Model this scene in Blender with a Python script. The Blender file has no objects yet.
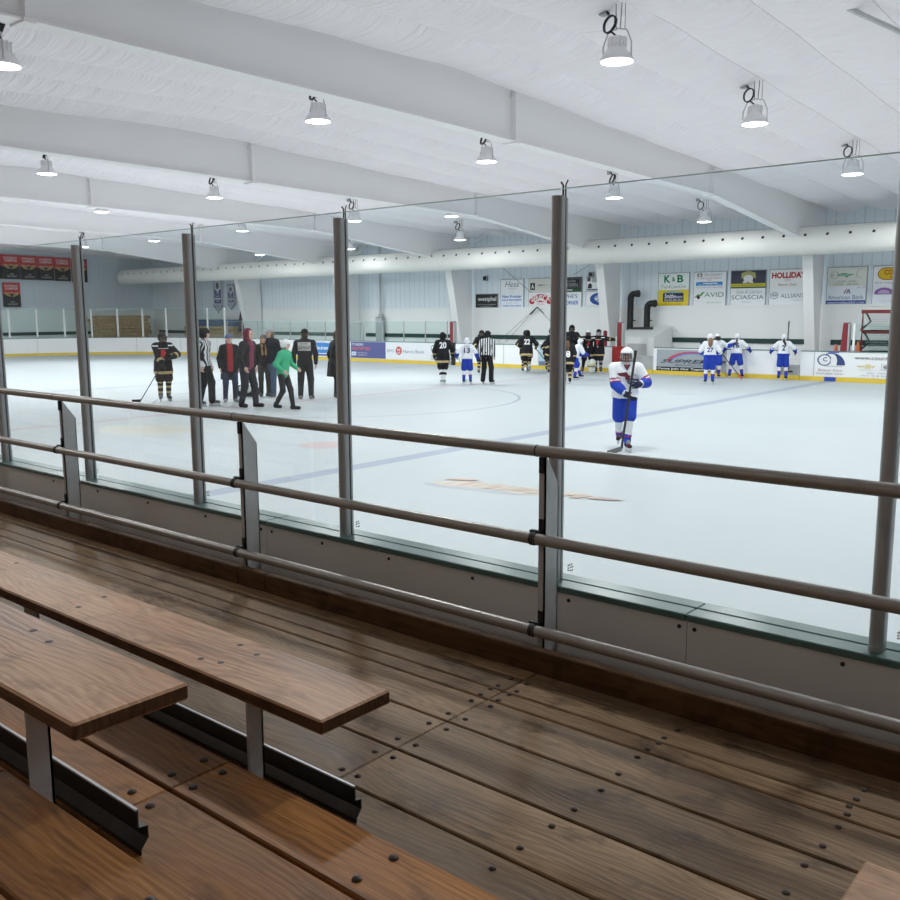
import bpy, math, random
import numpy as np
from mathutils import Vector, Matrix
from mathutils.bvhtree import BVHTree
random.seed(7)
SC = bpy.context.scene
COL = SC.collection
PI = math.pi

# ------------------------------------------------------------------ materials
MATS = {}
def mat(name, col, rough=.5, metal=0., spec=.5, emit=None, estr=0., nz=0., nscale=8., stretch=(1, 1, 1), bump=0., coat=0.):
    if name in MATS: return MATS[name]
    m = bpy.data.materials.new(name); m.use_nodes = True
    nt = m.node_tree; b = nt.nodes['Principled BSDF']
    c = (col[0], col[1], col[2], 1)
    b.inputs['Base Color'].default_value = c
    b.inputs['Roughness'].default_value = rough
    b.inputs['Metallic'].default_value = metal
    b.inputs['Specular IOR Level'].default_value = spec
    b.inputs['Coat Weight'].default_value = coat
    if emit:
        b.inputs['Emission Color'].default_value = (*emit, 1); b.inputs['Emission Strength'].default_value = estr
    if nz or bump:
        tc = nt.nodes.new('ShaderNodeTexCoord'); mp = nt.nodes.new('ShaderNodeMapping'); n = nt.nodes.new('ShaderNodeTexNoise')
        mp.inputs['Scale'].default_value = stretch
        n.inputs['Scale'].default_value = nscale; n.inputs['Detail'].default_value = 4
        nt.links.new(tc.outputs['Object'], mp.inputs[0]); nt.links.new(mp.outputs[0], n.inputs['Vector'])
        if nz:
            r = nt.nodes.new('ShaderNodeMix'); r.data_type = 'RGBA'
            r.inputs[6].default_value = tuple(max(0, v * (1 - nz)) for v in col) + (1,)
            r.inputs[7].default_value = tuple(min(1, v * (1 + nz)) for v in col) + (1,)
            nt.links.new(n.outputs['Fac'], r.inputs[0]); nt.links.new(r.outputs[2], b.inputs['Base Color'])
        if bump:
            bp = nt.nodes.new('ShaderNodeBump'); bp.inputs['Strength'].default_value = bump; bp.inputs['Distance'].default_value = .02
            nt.links.new(n.outputs['Fac'], bp.inputs['Height']); nt.links.new(bp.outputs[0], b.inputs['Normal'])
    MATS[name] = m
    return m

class NG:                                   # small node-graph helper
    def __init__(s, name):
        s.m = bpy.data.materials.new(name); s.m.use_nodes = True; s.nt = s.m.node_tree
        s.b = s.nt.nodes['Principled BSDF']; MATS[name] = s.m
    def n(s, t, **kw):
        x = s.nt.nodes.new(t)
        for k, v in kw.items(): setattr(x, k, v)
        return x
    def l(s, a, b): s.nt.links.new(a, b)
    def val(s, x, sock):
        if isinstance(x, (int, float)): sock.default_value = x
        elif isinstance(x, tuple): sock.default_value = x
        else: s.l(x, sock)
    def math(s, op, a, b=0., c=0.):
        x = s.n('ShaderNodeMath', operation=op)
        s.val(a, x.inputs[0]); s.val(b, x.inputs[1]); s.val(c, x.inputs[2]); return x.outputs[0]
    def mix(s, f, a, b, mode='MIX'):
        x = s.n('ShaderNodeMix', data_type='RGBA', blend_type=mode)
        s.val(f, x.inputs[0])
        for v, i in ((a, 6), (b, 7)):
            if isinstance(v, tuple): x.inputs[i].default_value = v if len(v) == 4 else (*v, 1)
            else: s.l(v, x.inputs[i])
        return x.outputs[2]
    def noise(s, vec, scale, detail=4., rough=.5, dist=0.):
        x = s.n('ShaderNodeTexNoise'); s.l(vec, x.inputs['Vector'])
        x.inputs['Scale'].default_value = scale; x.inputs['Detail'].default_value = detail
        x.inputs['Roughness'].default_value = rough; x.inputs['Distortion'].default_value = dist
        return x.outputs['Fac']
    def mapping(s, vec, scale=(1, 1, 1), loc=(0, 0, 0)):
        x = s.n('ShaderNodeMapping'); s.l(vec, x.inputs[0])
        x.inputs['Scale'].default_value = scale
        if isinstance(loc, tuple): x.inputs['Location'].default_value = loc
        else: s.l(loc, x.inputs['Location'])
        return x.outputs[0]
    def ramp(s, f, stops):
        x = s.n('ShaderNodeValToRGB'); s.l(f, x.inputs[0]); e = x.color_ramp.elements
        while len(e) < len(stops): e.new(.5)
        for i, (p, c) in enumerate(stops):
            e[i].position = p; e[i].color = (*c, 1) if len(c) == 3 else c
        return x.outputs[0]
    def obj(s): return s.n('ShaderNodeTexCoord').outputs['Object']
    def bump(s, h, strength, dist):
        x = s.n('ShaderNodeBump'); s.l(h, x.inputs['Height'])
        x.inputs['Strength'].default_value = strength; x.inputs['Distance'].default_value = dist
        s.l(x.outputs[0], s.b.inputs['Normal'])

def wood(name, c0, c1, c2, rough=(.35, .6), worn=None, wornamt=.5, dark=.6):
    g = NG(name); o = g.obj()
    geo = g.n('ShaderNodeNewGeometry'); ri = geo.outputs['Random Per Island']
    off = g.n('ShaderNodeCombineXYZ'); g.l(g.math('MULTIPLY', ri, 37.), off.inputs[0]); g.l(g.math('MULTIPLY', ri, 11.3), off.inputs[1])
    v = g.mapping(o, (1, 1, 1), off.outputs[0])
    warp = g.noise(g.mapping(v, (.9, 2.4, 2)), 1.5, 3)
    cmb = g.n('ShaderNodeSeparateXYZ'); g.l(v, cmb.inputs[0])
    # growth rings stretched along x: cathedral figure
    yy = g.math('ADD', cmb.outputs[1], g.math('MULTIPLY', warp, .30))
    ring = g.math('SINE', g.math('MULTIPLY', yy, 260.))
    ring = g.math('MULTIPLY_ADD', ring, .5, .5)
    fine = g.noise(g.mapping(v, (3, 160, 60)), 1., 3, .7)
    big = g.noise(g.mapping(v, (1., 5, 5)), 1.3, 4, .6)
    f = g.math('ADD', g.math('MULTIPLY', ring, .09), g.math('ADD', g.math('MULTIPLY', fine, .6), g.math('MULTIPLY', big, .75)))
    f = g.math('SUBTRACT', f, .26)
    c = g.ramp(f, [(.22, c0), (.48, c1), (.8, c2)])
    tint = g.math('MULTIPLY_ADD', ri, .5, .76)
    cm = g.n('ShaderNodeCombineColor'); [g.l(tint, cm.inputs[i]) for i in range(3)]
    c = g.mix(1., c, cm.outputs[0], 'MULTIPLY')
    if worn:
        w = g.noise(g.mapping(o, (.9, 2.2, 1)), 1.1, 3, .6)
        wf = g.ramp(w, [(.42, (0, 0, 0)), (.62, (1, 1, 1))])
        sp = g.n('ShaderNodeSeparateColor'); g.l(wf, sp.inputs[0])
        c = g.mix(g.math('MULTIPLY', sp.outputs[0], wornamt), c, worn)
    st = g.noise(g.mapping(o, (2.2, 3.5, 1)), 2.2, 4, .65)
    sf = g.ramp(st, [(.56, (0, 0, 0)), (.74, (1, 1, 1))]); sp2 = g.n('ShaderNodeSeparateColor'); g.l(sf, sp2.inputs[0])
    c = g.mix(g.math('MULTIPLY', sp2.outputs[0], dark), c, (c0[0] * .45, c0[1] * .45, c0[2] * .45))
    g.l(c, g.b.inputs['Base Color'])
    rr = g.math('MULTIPLY_ADD', big, rough[1] - rough[0], rough[0]); g.l(rr, g.b.inputs['Roughness'])
    g.b.inputs['Specular IOR Level'].default_value = .22
    g.bump(g.math('ADD', g.math('MULTIPLY', fine, .6), g.math('MULTIPLY', ring, .25)), .35, .004)
    return g.m
W_DECK = wood('deck_wood', (.052, .027, .013), (.205, .122, .060), (.42, .285, .165), (.34, .60), (.26, .180, .115), .4, .8)
W_TIER = wood('tier_wood', (.065, .024, .005), (.30, .122, .028), (.54, .27, .08), (.36, .60), (.24, .15, .09), .35)
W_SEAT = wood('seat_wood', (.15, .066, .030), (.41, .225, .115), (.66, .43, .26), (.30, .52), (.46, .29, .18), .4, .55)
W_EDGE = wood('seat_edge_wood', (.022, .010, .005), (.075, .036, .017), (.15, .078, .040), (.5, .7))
W_TOE = wood('toe_wood', (.035, .016, .006), (.085, .041, .016), (.14, .072, .030), (.5, .7))
W_PLY = wood('lumber_wood', (.30, .19, .10), (.56, .37, .21), (.70, .50, .30), (.5, .7))

M_STEEL = mat('dark_steel', (.045, .042, .040), .42, .6, nz=.3, nscale=30)
M_RAIL = mat('grey_rail_paint', (.33, .31, .29), .36, .55, nz=.08, nscale=12)
M_GALV = mat('galvanised_steel', (.50, .51, .52), .45, .35, nz=.12, nscale=26)
M_BOLT = mat('rusty_bolt', (.060, .042, .036), .45, .3)
M_RUB = mat('black_rubber', (.012, .012, .013), .55)
M_POST = mat('anodised_post', (.42, .425, .43), .36, .35, nz=.06, nscale=5)
M_CAP = mat('dark_green_plastic', (.055, .125, .112), .30, 0, .8)
M_WPAN = mat('white_poly_panel', (.74, .73, .715), .38, 0, .4, nz=.04, nscale=3)
M_BOARD = mat('white_board_plastic', (.90, .91, .92), .35, 0, .4, nz=.03, nscale=1.5)
M_YEL = mat('yellow_kickplate', (.78, .56, .06), .40, nz=.08, nscale=2)
M_BCAP = mat('grey_green_cap', (.16, .24, .24), .4)
M_SEAM = mat('seam_grey', (.35, .38, .41), .6)
M_WHT = mat('white_steel_paint', (.86, .86, .862), .5, nz=.02, nscale=1)
M_DUCT = mat('white_fabric_duct', (.80, .80, .76), .95, 0, .1, nz=.03, nscale=2, bump=.1)
M_BLK = mat('black_paint', (.012, .012, .013), .45)
M_RED = mat('red_padding', (.23, .018, .028), .5)
M_CONC = mat('grey_concrete', (.42, .43, .44), .8, nz=.12, nscale=3)
M_CABLE = mat('black_cable', (.01, .01, .01), .5)
M_LAMP = mat('lamp_lens', (1, 1, 1), .5, emit=(.98, .99, 1.), estr=9.)
M_LHOUS = mat('clear_grey_housing', (.82, .82, .83), .3, 0)
M_WAIN = mat('white_wall_liner', (.89, .90, .90), .55, nz=.03, nscale=.8)
M_STRIPE = mat('dark_green_band', (.012, .05, .042), .5)
M_SIGNFR = mat('grey_sign_frame', (.34, .36, .38), .5, .3)

def glass_mat(name, tint, gl=.06):
    m = bpy.data.materials.new(name); m.use_nodes = True; nt = m.node_tree
    for n in list(nt.nodes): nt.nodes.remove(n)
    out = nt.nodes.new('ShaderNodeOutputMaterial'); t = nt.nodes.new('ShaderNodeBsdfTransparent'); gs = nt.nodes.new('ShaderNodeBsdfGlossy')
    t.inputs[0].default_value = (*tint, 1); gs.inputs['Roughness'].default_value = .02; gs.inputs[0].default_value = (.9, .95, .95, 1)
    lw = nt.nodes.new('ShaderNodeFresnel'); lw.inputs[0].default_value = 1.35
    mx = nt.nodes.new('ShaderNodeMixShader'); mu = nt.nodes.new('ShaderNodeMath'); mu.operation = 'MULTIPLY'; mu.inputs[1].default_value = .10
    nt.links.new(lw.outputs[0], mu.inputs[0]); nt.links.new(mu.outputs[0], mx.inputs[0])
    nt.links.new(t.outputs[0], mx.inputs[1]); nt.links.new(gs.outputs[0], mx.inputs[2]); nt.links.new(mx.outputs[0], out.inputs[0])
    MATS[name] = m; return m
M_GLASS = glass_mat('clear_glass', (.938, .967, .971))
M_FGLASS = glass_mat('far_green_glass', (.915, .965, .957))
M_GEDGE = mat('glass_edge', (.55, .72, .70), .15, 0, .6)

def corrugated(name, col, period, axis, col2):
    g = NG(name); o = g.obj(); sp = g.n('ShaderNodeSeparateXYZ'); g.l(o, sp.inputs[0])
    x = sp.outputs[axis]
    fr = g.math('FRACT', g.math('DIVIDE', x, period))
    rib = g.math('LESS_THAN', fr, .10)
    fr2 = g.math('FRACT', g.math('DIVIDE', x, period * 3))
    rib2 = g.math('LESS_THAN', fr2, .05)
    nzv = g.noise(g.mapping(o, (.15, .15, .05)), 2., 3)
    c = g.mix(nzv, tuple(v * .93 for v in col), tuple(v * 1.05 for v in col))
    c = g.mix(g.math('MULTIPLY', rib, .55), c, col2)
    c = g.mix(g.math('MULTIPLY', rib2, .5), c, col2)
    g.l(c, g.b.inputs['Base Color']); g.b.inputs['Roughness'].default_value = .5
    g.bump(g.math('MULTIPLY', rib, -1.), .6, .02)
    return g.m
M_CORF = corrugated('corrugated_far', (.80, .87, .92), .30, 0, (.56, .64, .70))
M_CORE = corrugated('corrugated_end', (.64, .71, .76), .30, 1, (.72, .78, .83))
M_WALLD = mat('plain_wall', (.50, .50, .51), .7)
M_WALLK = mat('dim_stand_wall', (.42, .37, .33), .8)

def ice_mat():
    g = NG('ice_surface'); o = g.obj(); sp = g.n('ShaderNodeSeparateXYZ'); g.l(o, sp.inputs[0])
    X, Y = sp.outputs[0], sp.outputs[1]
    base = g.mix(g.noise(g.mapping(o, (.25, .5, 1)), 1.2, 4, .6), (.455, .50, .518), (.505, .545, .558))
    wn = g.noise(o, 4., 3)
    def band(f, half): return g.math('LESS_THAN', g.math('ABSOLUTE', f), half)
    def dist(cx, cy):
        a = g.math('SUBTRACT', X, cx); b = g.math('SUBTRACT', Y, cy)
        return g.math('SQRT', g.math('ADD', g.math('MULTIPLY', a, a), g.math('MULTIPLY', b, b)))
    def put(c, mask, col, amt): return g.mix(g.math('MULTIPLY', mask, g.math('MULTIPLY_ADD', wn, .3, amt - .15)), c, col)
    c = base
    c = put(c, band(g.math('SUBTRACT', X, -9.0), .16), (.29, .325, .43), .72)
    c = put(c, band(g.math('SUBTRACT', X, -24.7), .16), (.34, .38, .50), .6)
    c = put(c, band(g.math('SUBTRACT', X, -17.0), .10), (.50, .30, .34), .5)
    c = put(c, band(g.math('SUBTRACT', dist(-17., 15.95), 4.55), .035), (.26, .285, .34), .8)
    c = put(c, band(g.math('SUBTRACT', X, -44.2), .04), (.50, .28, .30), .5)
    for cx, cy, r, col, a in ((-10.95, 9.9, .40, (.56, .36, .36), .55), (-10.55, 22.1, .34, (.40, .44, .49), .6), (-22.15, 22.3, .34, (.44, .47, .52), .55)):
        c = put(c, g.math('LESS_THAN', dist(cx, cy), r), col, a)
    g.l(c, g.b.inputs['Base Color'])
    g.b.inputs['Roughness'].default_value = .52; g.b.inputs['Specular IOR Level'].default_value = .16
    g.bump(g.noise(g.mapping(o, (1, 1, 1)), 1.3, 3), .08, .02)
    return g.m
M_ICE = ice_mat()

def ceiling_mat():
    g = NG('white_insulation_blanket'); o = g.obj()
    wr = g.noise(g.mapping(o, (.30, 6., 1.)), 1.4, 3, .55, .15)
    wr2 = g.noise(g.mapping(o, (.8, 15., 1.)), 1.2, 2, .5, .1)
    sx = g.n('ShaderNodeSeparateXYZ'); g.l(o, sx.inputs[0])
    fr = g.math('FRACT', g.math('DIVIDE', g.math('ADD', sx.outputs[0], 10.16 + 1.2617 * 40 + .012), 1.2617)); sm_ = g.math('MULTIPLY', g.math('LESS_THAN', fr, .019), .45)  # shade in the seam folds, painted as a thin darker line
    g.l(g.mix(sm_, g.mix(g.noise(o, .4, 3), (.89, .86, .89), (.92, .89, .915)), (.50, .48, .50)), g.b.inputs['Base Color'])
    g.b.inputs['Roughness'].default_value = .42; g.b.inputs['Specular IOR Level'].default_value = .45
    g.bump(g.math('ADD', wr, g.math('MULTIPLY', wr2, .4)), .6, .15)
    return g.m
M_CEIL = ceiling_mat()

def stripe_mat(name, period):
    g = NG(name); o = g.obj(); sp = g.n('ShaderNodeSeparateXYZ'); g.l(o, sp.inputs[0])
    f = g.math('FRACT', g.math('DIVIDE', g.math('ADD', sp.outputs[0], g.math('MULTIPLY', sp.outputs[1], .35)), period))
    m = g.math('LESS_THAN', f, .5)
    g.l(g.mix(m, (.75, .76, .78), (.012, .012, .014)), g.b.inputs['Base Color']); g.b.inputs['Roughness'].default_value = .8
    return g.m
M_REF = stripe_mat('black_white_stripes', .075)

# ------------------------------------------------------------------ mesh builder
class MB:
    def __init__(s): s.v = []; s.f = []; s.m = []
    def add(s, vs, fs, mi=0):
        b = len(s.v); s.v += [tuple(v) for v in vs]
        for f in fs: s.f.append(tuple(b + i for i in f)); s.m.append(mi)
    def box(s, x0, x1, y0, y1, z0, z1, mi=0, bev=0.):
        if bev <= 0:
            vs = [(x, y, z) for x in (x0, x1) for y in (y0, y1) for z in (z0, z1)]
            s.add(vs, [(0, 1, 3, 2), (4, 6, 7, 5), (0, 4, 5, 1), (2, 3, 7, 6), (0, 2, 6, 4), (1, 5, 7, 3)], mi); return
        b = bev; vs = []; ring = []
        def ringpts(z, d): return [(x0 + d, y0, z), (x1 - d, y0, z), (x1, y0 + d, z), (x1, y1 - d, z), (x1 - d, y1, z), (x0 + d, y1, z), (x0, y1 - d, z), (x0, y0 + d, z)]
        def inner(z): return [(x0 + b, y0 + b, z), (x1 - b, y0 + b, z), (x1 - b, y0 + b, z), (x1 - b, y1 - b, z), (x1 - b, y1 - b, z), (x0 + b, y1 - b, z), (x0 + b, y1 - b, z), (x0 + b, y0 + b, z)]
        R = [inner(z0), ringpts(z0 + b, b), ringpts(z1 - b, b), inner(z1)]
        n = 8; vs = [p for r in R for p in r]; fs = []
        for k in range(3):
            for i in range(n): fs.append((k * n + i, k * n + (i + 1) % n, (k + 1) * n + (i + 1) % n, (k + 1) * n + i))
        fs.append(tuple(range(n - 1, -1, -1))); fs.append(tuple(3 * n + i for i in range(n)))
        s.add(vs, fs, mi)
    def obox(s, c, ax, ay, az, mi=0):               # oriented box: centre and three half-axis vectors
        c, ax, ay, az = map(Vector, (c, ax, ay, az))
        vs = [c + i * ax + j * ay + k * az for i in (-1, 1) for j in (-1, 1) for k in (-1, 1)]
        s.add(vs, [(0, 1, 3, 2), (4, 6, 7, 5), (0, 4, 5, 1), (2, 3, 7, 6), (0, 2, 6, 4), (1, 5, 7, 3)], mi)
    def sweep(s, pts, r, n=10, mi=0, caps=True):
        pts = [Vector(p) for p in pts]; rs = r if isinstance(r, (list, tuple)) else [r] * len(pts)
        b = len(s.v); prev = None
        for i, p in enumerate(pts):
            t = (pts[min(i + 1, len(pts) - 1)] - pts[max(i - 1, 0)]).normalized()
            if prev is None:
                u = t.cross(Vector((0, 0, 1)))
                if u.length < 1e-4: u = t.cross(Vector((1, 0, 0)))
            else: u = prev - t * prev.dot(t)
            u.normalize(); prev = u; w = t.cross(u)
            for k in range(n):
                a = 2 * PI * k / n; s.v.append(tuple(p + (u * math.cos(a) + w * math.sin(a)) * rs[i]))
        for i in range(len(pts) - 1):
            for k in range(n):
                s.f.append((b + i * n + k, b + i * n + (k + 1) % n, b + (i + 1) * n + (k + 1) % n, b + (i + 1) * n + k)); s.m.append(mi)
        if caps:
            s.f.append(tuple(b + k for k in range(n - 1, -1, -1))); s.m.append(mi)
            e = b + (len(pts) - 1) * n; s.f.append(tuple(e + k for k in range(n))); s.m.append(mi)
    def lathe(s, prof, n=20, c=(0, 0, 0), mi=0, cap0=True, cap1=True):
        b = len(s.v)
        for r, z in prof:
            for k in range(n):
                a = 2 * PI * k / n; s.v.append((c[0] + r * math.cos(a), c[1] + r * math.sin(a), c[2] + z))
        for i in range(len(prof) - 1):
            for k in range(n):
                s.f.append((b + i * n + k, b + i * n + (k + 1) % n, b + (i + 1) * n + (k + 1) % n, b + (i + 1) * n + k)); s.m.append(mi)
        if cap0: s.f.append(tuple(b + k for k in range(n - 1, -1, -1))); s.m.append(mi)
        if cap1:
            e = b + (len(prof) - 1) * n; s.f.append(tuple(e + k for k in range(n))); s.m.append(mi)
    def prism(s, poly, axis, a0, a1, mi=0):         # poly in the two other axes (cyclic order), extruded along axis
        def P(u, v, a): return {0: (a, u, v), 1: (u, a, v), 2: (u, v, a)}[axis]
        n = len(poly); vs = [P(u, v, a0) for u, v in poly] + [P(u, v, a1) for u, v in poly]
        fs = [(i, (i + 1) % n, n + (i + 1) % n, n + i) for i in range(n)] + [tuple(range(n - 1, -1, -1)), tuple(range(n, 2 * n))]
        s.add(vs, fs, mi)
    def build(s, name, mats, parent=None, smooth=False, recalc=True, loc=None):
        me = bpy.data.meshes.new(name); me.from_pydata(s.v, [], s.f)
        mats = mats if isinstance(mats, (list, tuple)) else [mats]
        for m in mats: me.materials.append(m)
        if len(mats) > 1: me.polygons.foreach_set('material_index', s.m)
        if recalc:
            import bmesh
            bm = bmesh.new(); bm.from_mesh(me); bmesh.ops.recalc_face_normals(bm, faces=bm.faces[:]); bm.to_mesh(me); bm.free()
        if smooth:
            me.polygons.foreach_set('use_smooth', [True] * len(me.polygons))
            try: me.set_sharp_from_angle(angle=math.radians(40))
            except Exception: pass
        me.update()
        o = bpy.data.objects.new(name, me); COL.objects.link(o)
        if parent is not None: o.parent = parent
        if loc is not None: o.location = loc
        return o

def thing(name, label, cat, loc=(0, 0, 0), rz=0., group=None):
    o = bpy.data.objects.new(name, None); COL.objects.link(o)
    o.empty_display_size = .1
    o.location = loc; o.rotation_euler = (0, 0, rz); tag(o, label, cat, group); return o
def tag(o, label, cat, group=None):
    o['label'] = label; o['category'] = cat
    if group: o['group'] = group
    return o
def struct(o, label=None):
    o['kind'] = 'structure'
    if label: o['label'] = label
    return o
def dup(root, loc, label=None, group=None):
    r = root.copy(); COL.objects.link(r); r.location = loc
    if label: r['label'] = label
    if group: r['group'] = group
    for ch in list(root.children):
        c = ch.copy(); COL.objects.link(c); c.parent = r
        for gch in list(ch.children):
            d = gch.copy(); COL.objects.link(d); d.parent = c
    return r

# ------------------------------------------------------------------ flat lettering
_TC = {}
def text2d(s, bold=0., shear=0.):
    key = (s, bold, shear)
    if key in _TC: return _TC[key]
    cu = bpy.data.curves.new('t', 'FONT'); cu.body = s; cu.size = 1.; cu.offset = bold; cu.shear = shear
    cu.resolution_u = 3; cu.fill_mode = 'FRONT'
    ob = bpy.data.objects.new('t', cu); COL.objects.link(ob)
    dg = bpy.context.evaluated_depsgraph_get()
    me = bpy.data.meshes.new_from_object(ob.evaluated_get(dg))
    v = np.array([(p.co.x, p.co.y) for p in me.vertices]) if len(me.vertices) else np.zeros((0, 2))
    f = [tuple(p.vertices) for p in me.polygons]
    bpy.data.objects.remove(ob); bpy.data.curves.remove(cu); bpy.data.meshes.remove(me)
    lo, hi = v.min(0), v.max(0)
    _TC[key] = ((v - (lo + hi) / 2), f, hi - lo); return _TC[key]

class Flat:                       # flat coloured shapes on a vertical plane; mapping (u,v,d) -> world
    def __init__(s, fn, sub=False): s.fn = fn; s.sub = sub; s.mb = MB(); s.mats = []; s.d = 0.
    def mi(s, col):
        m = mat('sign_%02x%02x%02x' % tuple(int(min(1, c) * 255) for c in col), col, .45, 0, .3)
        if m not in s.mats: s.mats.append(m)
        return s.mats.index(m)
    def poly(s, pts, col, step=True):
        if step: s.d += .0012
        s.mb.add([s.fn(u, v, s.d) for u, v in pts], [tuple(range(len(pts)))], s.mi(col))
    def rect(s, u0, v0, u1, v1, col):
        if s.sub:
            s.d += .0012; N_ = 6; g_ = [s.fn(u0 + (u1 - u0) * i / N_, v0 + (v1 - v0) * j / N_, s.d) for i in range(N_ + 1) for j in range(N_ + 1)]
            s.mb.add(g_, [(i * (N_ + 1) + j, (i + 1) * (N_ + 1) + j, (i + 1) * (N_ + 1) + j + 1, i * (N_ + 1) + j + 1) for i in range(N_) for j in range(N_)], s.mi(col)); return
        s.poly([(u0, v0), (u1, v0), (u1, v1), (u0, v1)], col)
    def oval(s, cu, cv, ru, rv, col, a0=0, a1=360, n=28):
        pts = [(cu + ru * math.cos(math.radians(a0 + (a1 - a0) * k / n)), cv + rv * math.sin(math.radians(a0 + (a1 - a0) * k / n))) for k in range(n if a1 - a0 == 360 else n + 1)]
        s.poly(pts, col)
    def arc(s, cu, cv, ru, rv, w, a0, a1, col, n=20, w1=None):
        s.d += .0012; w1 = w if w1 is None else w1
        ps = []
        for k in range(n + 1):
            a = math.radians(a0 + (a1 - a0) * k / n); ww = w + (w1 - w) * k / n
            ps.append((s.fn(cu + ru * math.cos(a), cv + rv * math.sin(a), s.d), s.fn(cu + (ru - ww) * math.cos(a), cv + (rv - ww) * math.sin(a), s.d)))
        vs = [p for q in ps for p in q]
        s.mb.add(vs, [(2 * k, 2 * k + 2, 2 * k + 3, 2 * k + 1) for k in range(n)], s.mi(col))
    def text(s, t, cu, cv, w, h, col, bold=0., shear=0.):
        v, f, sz = text2d(t, bold, shear); s.d += .0012
        sx = w / sz[0]; sy = h / sz[1]
        s.mb.add([s.fn(cu + p[0] * sx, cv + p[1] * sy, s.d) for p in v], f, s.mi(col))
    def build(s, name, parent):
        if not s.mb.v: return None
        return s.mb.build(name, s.mats, parent, recalc=False)
LAMP_W = 92.; STAND_FILL_W = 9.; EXPO = .40
# ------------------------------------------------------------------ the building
YW, XE = 31.5, -50.0
def zroof(y): return 6.2 - .036 * abs(y - 12.)
def poly_obj(name, verts, faces, m):
    b = MB(); b.add(verts, faces); return b.build(name, m)
b = MB(); b.box(-50.4, 14.4, 2.9, 31.8, -.12, 0); struct(b.build('floor', M_ICE), 'white ice sheet with faint painted lines')
b = MB(); b.box(-50.4, 14.4, -4.8, 2.9, -.12, -.02); struct(b.build('floor', M_CONC), 'concrete under the wooden stand')
b = MB(); b.box(XE, 14, YW, YW + .2, 2.33, 5.75); struct(b.build('wall_far', M_CORF), 'pale blue corrugated wall above the sponsor signs')
b = MB(); b.box(XE, 14, YW - .06, YW + .2, 0, 2.33); b.box(XE, 14, YW - .09, YW - .06, 2.29, 2.36)
struct(b.build('wall_far', M_WAIN), 'white liner panel along the lower far wall')
b = MB(); b.box(XE - .2, XE, -4.7, YW + .2, 2.36, 6.1); struct(b.build('wall_left', M_CORE), 'blue grey corrugated end wall')
b = MB(); b.box(XE - .2, XE + .06, -4.7, YW + .2, 0, 2.36); b.box(XE, XE + .09, -4.7, YW, 2.32, 2.40)
struct(b.build('wall_left', M_WAIN), 'pale liner along the bottom of the end wall')
b = MB(); b.box(14, 14.2, -4.7, YW + .2, 0, 6.2); struct(b.build('wall_right', M_WALLD))
b = MB(); b.box(XE, 14, -4.7, -4.5, 0, 5.8); struct(b.build('wall_near', M_WALLK))
# quilted insulation ceiling: strips 1.26 m wide sagging between seams
xs = []; x = -10.16 - 1.2617 * 32
ST = 1.2617
k0, k1 = -32, 20
xx = [(-10.16 + ST * k + ST * j / 8, j) for k in range(k0, k1) for j in range(8)]
xx = [p for p in xx if -50.3 < p[0] < 14.3]
ys = [-4.7 + .5 * i for i in range(0, 74)]
vs = []; fs = []
for x, j in xx:
    fr = j / 8.
    sag = .19 * math.sin(PI * fr) ** .6
    for y in ys:
        vs.append((x, y, zroof(y) - sag + .012 * math.sin(y * 2.1 + x * 3)))
ny = len(ys)
for i in range(len(xx) - 1):
    for k in range(ny - 1): fs.append((i * ny + k, i * ny + k + 1, (i + 1) * ny + k + 1, (i + 1) * ny + k))
b = MB(); b.add(vs, fs); o = b.build('ceiling', M_CEIL, smooth=True, recalc=False); struct(o, 'white quilted insulation under the roof')
o.data.set_sharp_from_angle(angle=math.radians(60))
b = MB(); b.add([(-50.3, -4.8, 6.5), (14.3, -4.8, 6.5), (14.3, 32, 6.5), (-50.3, 32, 6.5)], [(0, 1, 2, 3)]); struct(b.build('ceiling', M_WALLD), 'roof deck above the insulation')

def plate(mb, A, B, x, w, t):          # sloped flange in the YZ plane through A,B (y,z), thickness downwards
    d = Vector((0, B[0] - A[0], B[1] - A[1])); L = d.length; d.normalize(); n = Vector((0, d.z, -d.y))
    c = Vector((x, (A[0] + B[0]) / 2, (A[1] + B[1]) / 2)) + n * t / 2
    mb.obox(c, Vector((w / 2, 0, 0)), d * L / 2, n * t / 2)
FRX = [-39.50, -32.00, -25.03, -17.73, -10.16, -2.60, 4.95, 12.5]
nm = {-39.50: 'fifth steel roof frame out, by the blue pennants', -32.00: 'fourth steel roof frame, behind the grey conduit', -25.03: 'third steel roof frame, its column left of the black sign', -17.73: 'second steel roof frame, its column beside the black exhaust pipes',
      -10.16: 'nearest deep white roof frame, its column right of the HOLLIDAY sign', -2.60: 'white roof frame above the stand, mostly out of view', 4.95: 'white roof frame to the right out of view', 12.5: 'white roof frame at the right end out of view'}
BOT = [(-4.4, 4.6), (0.5, 5.06), (5, 5.24), (12, 5.22), (22.4, 5.07), (29.7, 4.30)]
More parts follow.
